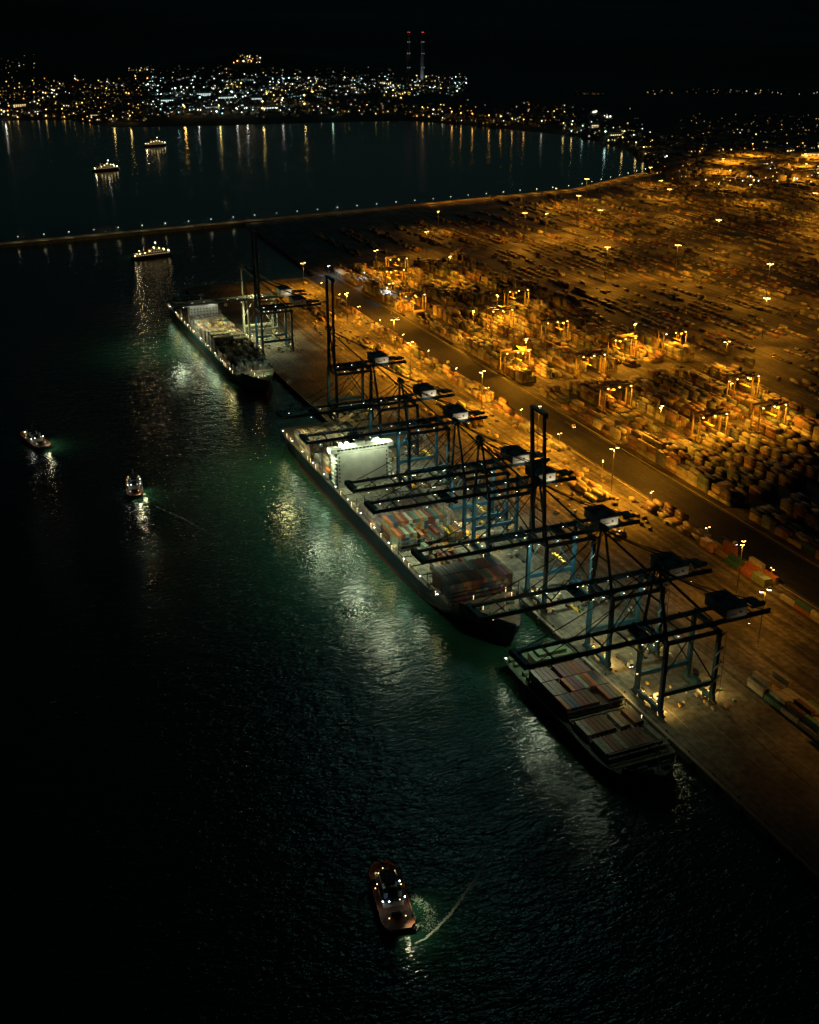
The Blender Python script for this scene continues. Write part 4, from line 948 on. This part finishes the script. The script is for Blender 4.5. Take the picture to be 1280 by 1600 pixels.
for u, v, c, s in SPOTS:
    q = hit(u, v)
    if q is None: continue
    d = np.linalg.norm(q - np.array(CAM)); zz = q[2]
    h = random.uniform(4, 12); wx, wy = random.uniform(9, 22), random.uniform(9, 22)
    bl.append((q[0] + wx * .3, q[1] + wy * .8, zz + h / 2 - 2, wx, wy, h + 4, random.uniform(0, 3), random.choice([(.3, .28, .24), (.4, .38, .34), (.22, .18, .15)])))
    r = 0.00033 * d * min(2.4, s); lv.append(OCT * r + np.array([q[0], q[1] - wy * .1, zz + random.uniform(3, 7)])); lf.append(OF + cnt * 6); cnt += 1
    e = random.uniform(1.0, 4.2) * min(s, 1.6); lt += [(*LC[c], e)] * 8
big_mesh('town_lights', np.concatenate(lv), np.concatenate(lf), M_lights, lt, 'stuff', 'countless small lights of the town on the far shore', 'town lights')
V, F, T = boxes_np(bl); big_mesh('town_houses', V, F, M_town, T, 'stuff', 'dark mass of small houses covering the far hillsides', 'town')
# bigger waterfront floodlights whose reflections streak the bay
shore = [(8, 186, 'w', 1.0), (288, 180, 'o', 2.2), (343, 178, 'y', 1.6), (370, 180, 'w', .8), (386, 180, 'w', 1.0), (411, 172, 'y', 1.9), (441, 168, 'w', 1.3), (476, 162, 'y', 2.0), (204, 192, 'y', .7), (178, 192, 'y', .6), (310, 182, 'w', .6), (275, 150, 'c', 2.0), (520, 182, 'g', .6), (660, 178, 'o', .7), (706, 186, 'o', .9), (720, 188, 'o', .8), (738, 189, 'o', .8), (764, 192, 'o', .9), (782, 194, 'o', .9), (800, 196, 'o', .5), (818, 198, 'o', .6), (846, 200, 'w', .5), (880, 204, 'y', .6), (893, 206, 'y', .6), (910, 208, 'g', .5), (945, 222, 'c', 1.8), (972, 232, 'y', 1.0), (993, 240, 'y', .9), (1005, 247, 'y', .7)]
TM = {}
for cc, ccol in LC.items():
    TM[cc] = MB().sphere((0, 0, 0), 1.0).mesh('lantern', emat('shore_' + cc, ccol, 7))
shore_pole = MB().tube((0, 0, 0), (0, 0, 1), .04, .025, 6).mesh('pole', M_steel)
ks = 0
for u, v, c, s in shore:
    q = hit(u, v) if hit(u, v) is not None else hit(u, v - 3)
    if q is None: q = hit(u, v - 7)
    if q is None: continue
    hgt = 16 + 5 * s; kind = {'w': 'white', 'o': 'orange', 'y': 'yellow', 'c': 'cold white', 'g': 'greenish'}[c]; ks += 1
    d = np.linalg.norm(q - np.array(CAM))
    t = thing('shore_floodlight', tuple(q), f'{kind} floodlight on the far shore, {ordn(ks - 1)} of that waterfront line', 'floodlight', 'floodlights on the far waterfront')
    p_ = link('pole', shore_pole, t); p_.scale = (hgt, hgt, hgt)
    l_ = link('lantern', TM[c], t, (0, 0, hgt)); r = .00042 * d * min(1.5, .7 + s * .3); l_.scale = (r, r, r)
    lamp(t, (0, -r - 1.0, hgt), (3800 if u < 640 else 1000) * s * (1 if c in 'oy' else .45), LC[c], None, radius=1.6)
# twin power station chimneys
for x, y, wh_ in ((1421, 4041, 'left of the pair'), (1467, 4021, 'right of the pair')):
    z = float(height(np.array([[x, y]]))[0]); t = thing('power_station_chimney', (x, y, z), 'very tall slim power station chimney with red beacon, ' + wh_, 'chimney', 'twin chimneys behind the bay')
    H_ = 216 - z
    lamp(t, (-14, -22, 6), 70000, (.75, .9, 1.0), 60, .8, 1.5, (.5, .75, 3.2))  # up-light added without a fitting so the shaft shows
    link('shaft', MB().tube((0, 0, -3), (0, 0, H_), 8.5, 5.0, 20).mesh('shaft', M_chim), t)
    for zz in (.35, .6, .8, .97):
        rr = 8.5 - 3.5 * zz + .6; link('gallery', MB().tube((0, 0, H_ * zz - .6), (0, 0, H_ * zz + .6), rr, n=20).mesh('gallery', M_dark), t)
        for a_ in (-2.2, -1.1): link('beacon', MB().sphere((math.cos(a_) * (rr + .4), math.sin(a_) * (rr + .4), H_ * zz + 1.2), .9 if zz < .9 else .8, 6, 4).mesh('beacon', E_red if zz > .9 else emat('dim_beacon', (.7, .85, 1), 1.2)), t)
# lit works and offices along the shore, each with its windows
def works(u, v, wx, wy, h, label, em, nw):
    q = hit(u, v)
    if q is None: return
    t = thing('waterfront_building', tuple(q), label, 'building', 'lit buildings on the far waterfront', rz=random.uniform(-.2, .2))
    link('walls', MB().box((0, 0, h / 2 - 2), (wx, wy, h + 4)).mesh('walls', M_white), t); link('roof', MB().box((0, 0, h + .4), (wx + 1.5, wy + 1.5, .8)).mesh('roof', M_roof), t)
    wm = MB().box((0, 0, 0), (wx / nw * .55, .3, 2.4)).mesh('window', em)
    for k in range(nw):
        for f in range(max(1, int(h / 5))): link('window', wm, t, (-wx / 2 + wx / nw * (k + .5), -wy / 2 - .2, 2.5 + f * 4.6))
ew = emat('works_window', (.75, 1, .95), 1.6); ey = emat('office_window', (1, .75, .35), 1.6)
for i, (u, v, wx, wy, h) in enumerate([(262, 160, 50, 24, 14), (300, 166, 70, 26, 12), (332, 172, 44, 20, 12), (352, 158, 60, 22, 16), (375, 168, 40, 22, 10), (400, 160, 36, 20, 18), (425, 172, 60, 20, 10), (318, 150, 50, 20, 14), (280, 174, 34, 18, 9)]):
    works(u, v, wx, wy, h, f'long white works hall among cold shipyard lights, {ordn(i)} from the shore road', ew, 7)
for i, (u, v, wx, wy, h) in enumerate([(60, 178, 40, 20, 14), (150, 184, 30, 20, 12), (30, 170, 40, 20, 16), (560, 140, 60, 22, 14), (600, 132, 50, 22, 14), (650, 136, 60, 22, 14), (930, 200, 30, 20, 12), (960, 215, 34, 20, 14), (1220, 240, 60, 30, 14), (1260, 250, 70, 30, 16), (1180, 262, 50, 24, 10)]):
    works(u, v, wx, wy, h, f'pale warm lit block in the far town, {ordn(i)} from the left', ey, 6)

E_fwin = emat('ferry_window', (1.0, .7, .3), .5)
M_tugdeck2 = pmat('tug_deck_worn', (0.09, 0.035, 0.02), .75, var=.5, scale=.8)
M_ferry = pmat('ferry_paint', (0.06, 0.06, 0.06), .6)
# ------------------------------------------------------------------ tugs and ferries
def boat_hull(L, B, zt, fore=.35):
    rings = []
    for s_, d, wl in ((0, .72, .55), (.03, .9, .75), (.12, 1, .95), (.5, 1, 1), (.7, 1, .92), (.85, .92, .74), (.94, .72, .48), (.98, .45, .22), (1, .16, .06)):
        y = -L / 2 + s_ * L; sh = zt * (.75 + .55 * max(0, s_ - .4) ** 1.5 + .0)
        d *= B / 2; wl *= B / 2; rk = 1.2 * max(0, (s_ - .85) / .15)
        rings.append([(-d, y, sh), (-(d + wl) / 2, y - rk * .4, sh * .5), (-wl, y - rk, 0), (-wl * .8, y - rk, -1.6), (wl * .8, y - rk, -1.6), (wl, y - rk, 0), ((d + wl) / 2, y - rk * .4, sh * .5), (d, y, sh)])
    return rings
def tug(loc, rz, label, L=34, B=12, power=1.0, dots=10, em=None):
    t = thing('tug_boat', loc, label, 'tug boat', 'tug boats on the harbour water', rz)
    rg = boat_hull(L, B, 3.6)
    link('hull', MB().loft(rg).mesh('hull', M_hullblack), t)
    d = MB()
    for r in rg: d.v += [(r[0][0] * .93, r[0][1], r[0][2] + .04), (r[7][0] * .93, r[7][1], r[7][2] + .04)]
    for i in range(len(rg) - 1): d.f.append((2 * i, 2 * i + 1, 2 * i + 3, 2 * i + 2))
    link('deck', d.mesh('deck', M_tugdeck2), t)
    for s in (0, 7):
        b = MB()
        for a, c in zip(rg[:-1], rg[1:]): b.beam((a[s][0], a[s][1], a[s][2] + .45), (c[s][0], c[s][1], c[s][2] + .45), .22, 1.0)
        link('bulwark', b.mesh('bulwark', pmat('tug_bulwark', (0.22, 0.06, 0.015), .6)), t)
        b = MB()
        for a, c in zip(rg[:-1], rg[1:]): b.tube((a[s][0] * 1.03, a[s][1], a[s][2] - .2), (c[s][0] * 1.03, c[s][1], c[s][2] - .2), .35, n=6)
        link('fender', b.mesh('fender', M_tyre), t)
    k = L / 34
    link('deckhouse', MB().box((0, 1.5 * k, 4.4), (7.4 * k, 15 * k, 3.0)).mesh('deckhouse', M_white), t)
    link('deckhouse_roof', MB().box((0, 1.5 * k, 6.05), (8.2 * k, 16 * k, .3)).mesh('deckhouse_roof', M_tugroof), t)
    wh = link('wheelhouse', MB().box((0, 3.5 * k, 7.6), (5.2 * k, 6 * k, 2.8), top=.94).mesh('wheelhouse', M_white), t)
    link('roof', MB().box((0, 3.5 * k, 9.2), (5.6 * k, 6.6 * k, .3)).mesh('roof', M_tugroof), wh)
    for x, y, dx, dy in ((0, 6.5 * k, 4.2 * k, .1), (0, .5 * k, 4.2 * k, .1), (-2.58 * k, 3.5 * k, .1, 4.6 * k), (2.58 * k, 3.5 * k, .1, 4.6 * k)): link('window', MB().box((x, y, 8.0), (dx, dy, 1.2)).mesh('window', M_glass), wh)
    for s in (-1, 1): link('funnel', MB().box((s * 2.6 * k, -4 * k, 7.4), (1.3, 1.8, 3.2)).box((s * 2.6 * k, -4 * k, 9.1), (1.5, 2.0, .3)).mesh('funnel', M_tugroof), t)
    link('mast', MB().tube((0, 2 * k, 9.3), (0, 1.4 * k, 15), .2, .1, 6).beam((-1.3, 1.8 * k, 12), (1.3, 1.8 * k, 12), .12, .12).mesh('mast', M_cream), t)
    link('towing_winch', winch_m, t, (0, -10 * k, 2.8)); link('bow_winch', winch_m, t, (0, 11.5 * k, 3.2))
    ll = MB().box((0, 0, 0), (.4, .4, .3)).mesh('deck_light', em or E_cool); lw = MB().box((0, 0, 0), (.32, .32, .26)).mesh('deck_light', E_deck)
    P_ = [(-2.6, 8.6, 6.5), (2.4, 8.9, 6.5), (4.2, 3.0, 6.4), (-4.2, 3.2, 6.4), (4.3, -5.2, 6.3), (-4, -6, 6.3), (2.2, -6.6, 6.6), (-1.8, -6.8, 6.6)]
    for i in range(dots): x, y, z = P_[i % 8]; link('deck_light', ll if i % 3 else lw, t, (x * k, y * k + (0 if i < 8 else 1.5), z))
    n2 = 12 if L < 35 else 5
    for i in range(n2):
        a = 2 * math.pi * i / n2; link('rail_light', lw, t, (math.sin(a) * B * .43, math.cos(a) * L * .42 - 1, 4.2))
    for x, y in ((-3.4, 9.5), (3.6, 9), (4.6, -6.5), (-4.6, -6.5)): lamp(t, (x * k, y * k, 6.4), 170 * power, WARM if y > 0 else WHITE, None, radius=.3)
    lamp(t, (B * .62, -5 * k, 6.2), 1500 * power, (.9, 1, .5), 150, .6, .4, (.8, -.5, -1))
    lamp(t, (B * .3, -L * .47, 6.5), 2600 * power, (1, .95, .55), 150, .6, .4, (.7, -.7, -1))  # second stern light added without a fitting to brighten the wake
    return t
tug((-158.6, 322, WZ), R(-10), 'orange rimmed tug turning alone in the foreground water', 36, 12.5, .9, 8)
tug((-226.3, 900, WZ), R(14), 'brightly lit tug farthest left on the open water', 40, 13, 1.8, 10, E_white)
tug((-172.0, 774, WZ), R(-9), 'lit tug heading away, left of the large ship', 36, 11, 1.5, 10)
def ferry(loc, rz, label, L=56, B=14, em=E_warm):
    t = thing('ferry', loc, label, 'ferry', 'lit ferries in the bay', rz)
    link('hull', MB().loft(boat_hull(L, B, 4.2)).mesh('hull', M_hullblack), t)
    for i, (l, b_, z, y) in enumerate(((.78, .86, 5.0, -1), (.6, .76, 7.8, -1), (.34, .6, 10.4, 2))):
        o = link('cabin_deck', MB().box((0, y, z), (B * b_, L * l, 2.5)).box((0, y, z + 1.35), (B * b_ + .6, L * l + 1, .2)).mesh('cabin_deck', M_ferry), t)
        wm = MB().box((0, 0, 0), (.1, 1.6, 1.0)).mesh('window', E_fwin)
        n_ = int(L * l / 3.4)
        for s in (-1, 1):
            for k in range(n_): link('window', wm, o, (s * (B * b_ / 2 + .06), y - L * l / 2 + (k + .5) * L * l / n_, z + .2))
    link('funnel', MB().box((0, -9, 12), (3, 4.5, 5)).mesh('funnel', M_orange), t)
    link('mast', MB().tube((0, 6, 11), (0, 6, 19), .25, .12, 6).mesh('mast', M_cream), t)
    ds = MB().sphere((0, 0, 0), .95, 6, 4).mesh('deck_light', em); dw = MB().sphere((0, 0, 0), .8, 6, 4).mesh('deck_light', E_warm)
    for i in range(16):
        y = -L * .45 + L * .9 * i / 15; z = 5.6 + 6.5 * max(0, 1 - abs(y - 2) / (L * .42)); link('deck_light', ds if i % 2 else dw, t, ((-1) ** i * B * .38, y, z + random.uniform(-1, 2)))
    link('deck_light', ds, t, (0, 6, 19))
    for y in (-L * .3, 0, L * .3): lamp(t, (-B * .75, y, 8.5), 3500, WARM, None, radius=.8)
ferry((4, 1581, WZ), R(-78), 'warm lit ferry nearest the breakwater, just in front of it', 58)
ferry((94, 2492, WZ), R(-75), 'white lit ferry in the bay, left of its companion', 58, 14, E_white)
ferry((275, 2883, WZ), R(-80), 'orange lit ferry closest to the far shore', 58, 14, E_warm)

# ------------------------------------------------------------------ wakes: foam flecks on the water
M_foam = pmat('sea_foam', (0.55, 0.6, 0.52), 0.8, var=.3, scale=1.5)
def foam(name, label, pts, width, n_, size, z=WZ + .05):
    V, F = [], []; o = 0
    seg = [Vector(p) for p in pts]; L_ = [0]
    for a, b in zip(seg[:-1], seg[1:]): L_.append(L_[-1] + (b - a).length)
    for _ in range(n_):
        d = random.random() ** .8 * L_[-1]; i = max(k for k in range(len(L_) - 1) if L_[k] <= d); f = (d - L_[i]) / (L_[i + 1] - L_[i])
        p = seg[i].lerp(seg[i + 1], f); dr = (seg[i + 1] - seg[i]).normalized(); w_ = width * (.4 + .9 * d / L_[-1])
        q = p + Vector((-dr.y, dr.x)) * random.gauss(0, w_ * .4); s = size * random.uniform(.3, 1) * (1 - .6 * d / L_[-1]); a0 = random.uniform(0, 6)
        for k in range(5):
            r_ = s * random.uniform(.4, 1); V.append((q.x + math.cos(a0 + k * 1.256) * r_ * 1.4, q.y + math.sin(a0 + k * 1.256) * r_ * .6, z + random.uniform(0, .02)))
        F.append((o, o + 1, o + 2, o + 3, o + 4)); o += 5
    big_mesh(name, V, F, M_foam, None, 'stuff', label, 'wake')
foam('tug_wake', 'curved thread of foam trailing from the foreground tug', [(-158.5, 298.2), (-153.9, 298.7), (-145.9, 303.1), (-140.0, 306.7), (-130.1, 314.5), (-121.8, 321.1), (-109.1, 332.2)], 1.1, 1300, .6)
foam('tug_wash', 'churned foam beside the foreground tug', [(-150, 322), (-147, 316), (-147, 308), (-152, 302)], 4.5, 520, .5)
foam('boat_wake', 'foam behind the lit tug farthest left', [(-224, 878), (-220, 865), (-215, 845), (-211, 818)], 7, 260, .6)
foam('boat_wake', 'foam behind the tug heading away', [(-175, 755), (-176, 745), (-178, 725), (-180, 705)], 4, 260, .5)
foam('boat_wake', 'faint trailing foam line right of the tug heading away', [(-163.8, 736.8), (-150.4, 707.9), (-140.3, 678.2)], 2, 160, .45)


# ------------------------------------------------------------------ emit containers: nearest 300 in view one by one, rest as one mass
def emit_containers():
    cand = []
    for i, c in enumerate(CONT):
        u, v, d = proj(c[0], c[1], c[2] + 1.3)
        if c[6] and 0 < u < 1280 and 0 < v < 1600: cand.append((d, i))
    cand.sort(); single = set(i for _, i in cand[:300])
    meshes = {}
    def cmesh(L, cn):
        if (L, cn) in meshes: return meshes[(L, cn)]
        w_, h = 2.44, 2.59; b = MB()
        b.box((0, 0, h / 2), (w_ - 0.12, L - 0.12, h - 0.12))
        for x in (-1, 1):
            for y in (-1, 1): b.box((x * (w_ / 2 - 0.08), y * (L / 2 - 0.08), h / 2), (0.16, 0.16, h))
        me = b.mesh('container', M_cont)
        a = me.attributes.new('tint', 'FLOAT_COLOR', 'FACE'); a.data.foreach_set('color', np.tile(np.array([*COLS[cn] * np.array([.78]) + np.mean(COLS[cn]) * .08, 1.0], np.float32), len(me.polygons)))
        meshes[(L, cn)] = me; return me
    rest = []
    for i, (x, y, z, L, cn, lab, vis) in enumerate(CONT):
        if i in single:
            tag(link('shipping_container', cmesh(L, cn), None, (x, y, z)), lab, 'container', 'stacked shipping containers')
        else:
            c = np.array(COLS[cn]); c = (c * .45 + c.mean() * .55 + .02) * random.uniform(0.55, 1.25)
            rest.append((x, y, z + 1.295, 2.4, L - 0.1, 2.55, 0, c))
    V, F, T = boxes_np(rest)
    big_mesh('container_stacks', V, F, M_cont, T, 'stuff', 'stacks of shipping containers filling the yard and far decks', 'containers')
emit_containers()
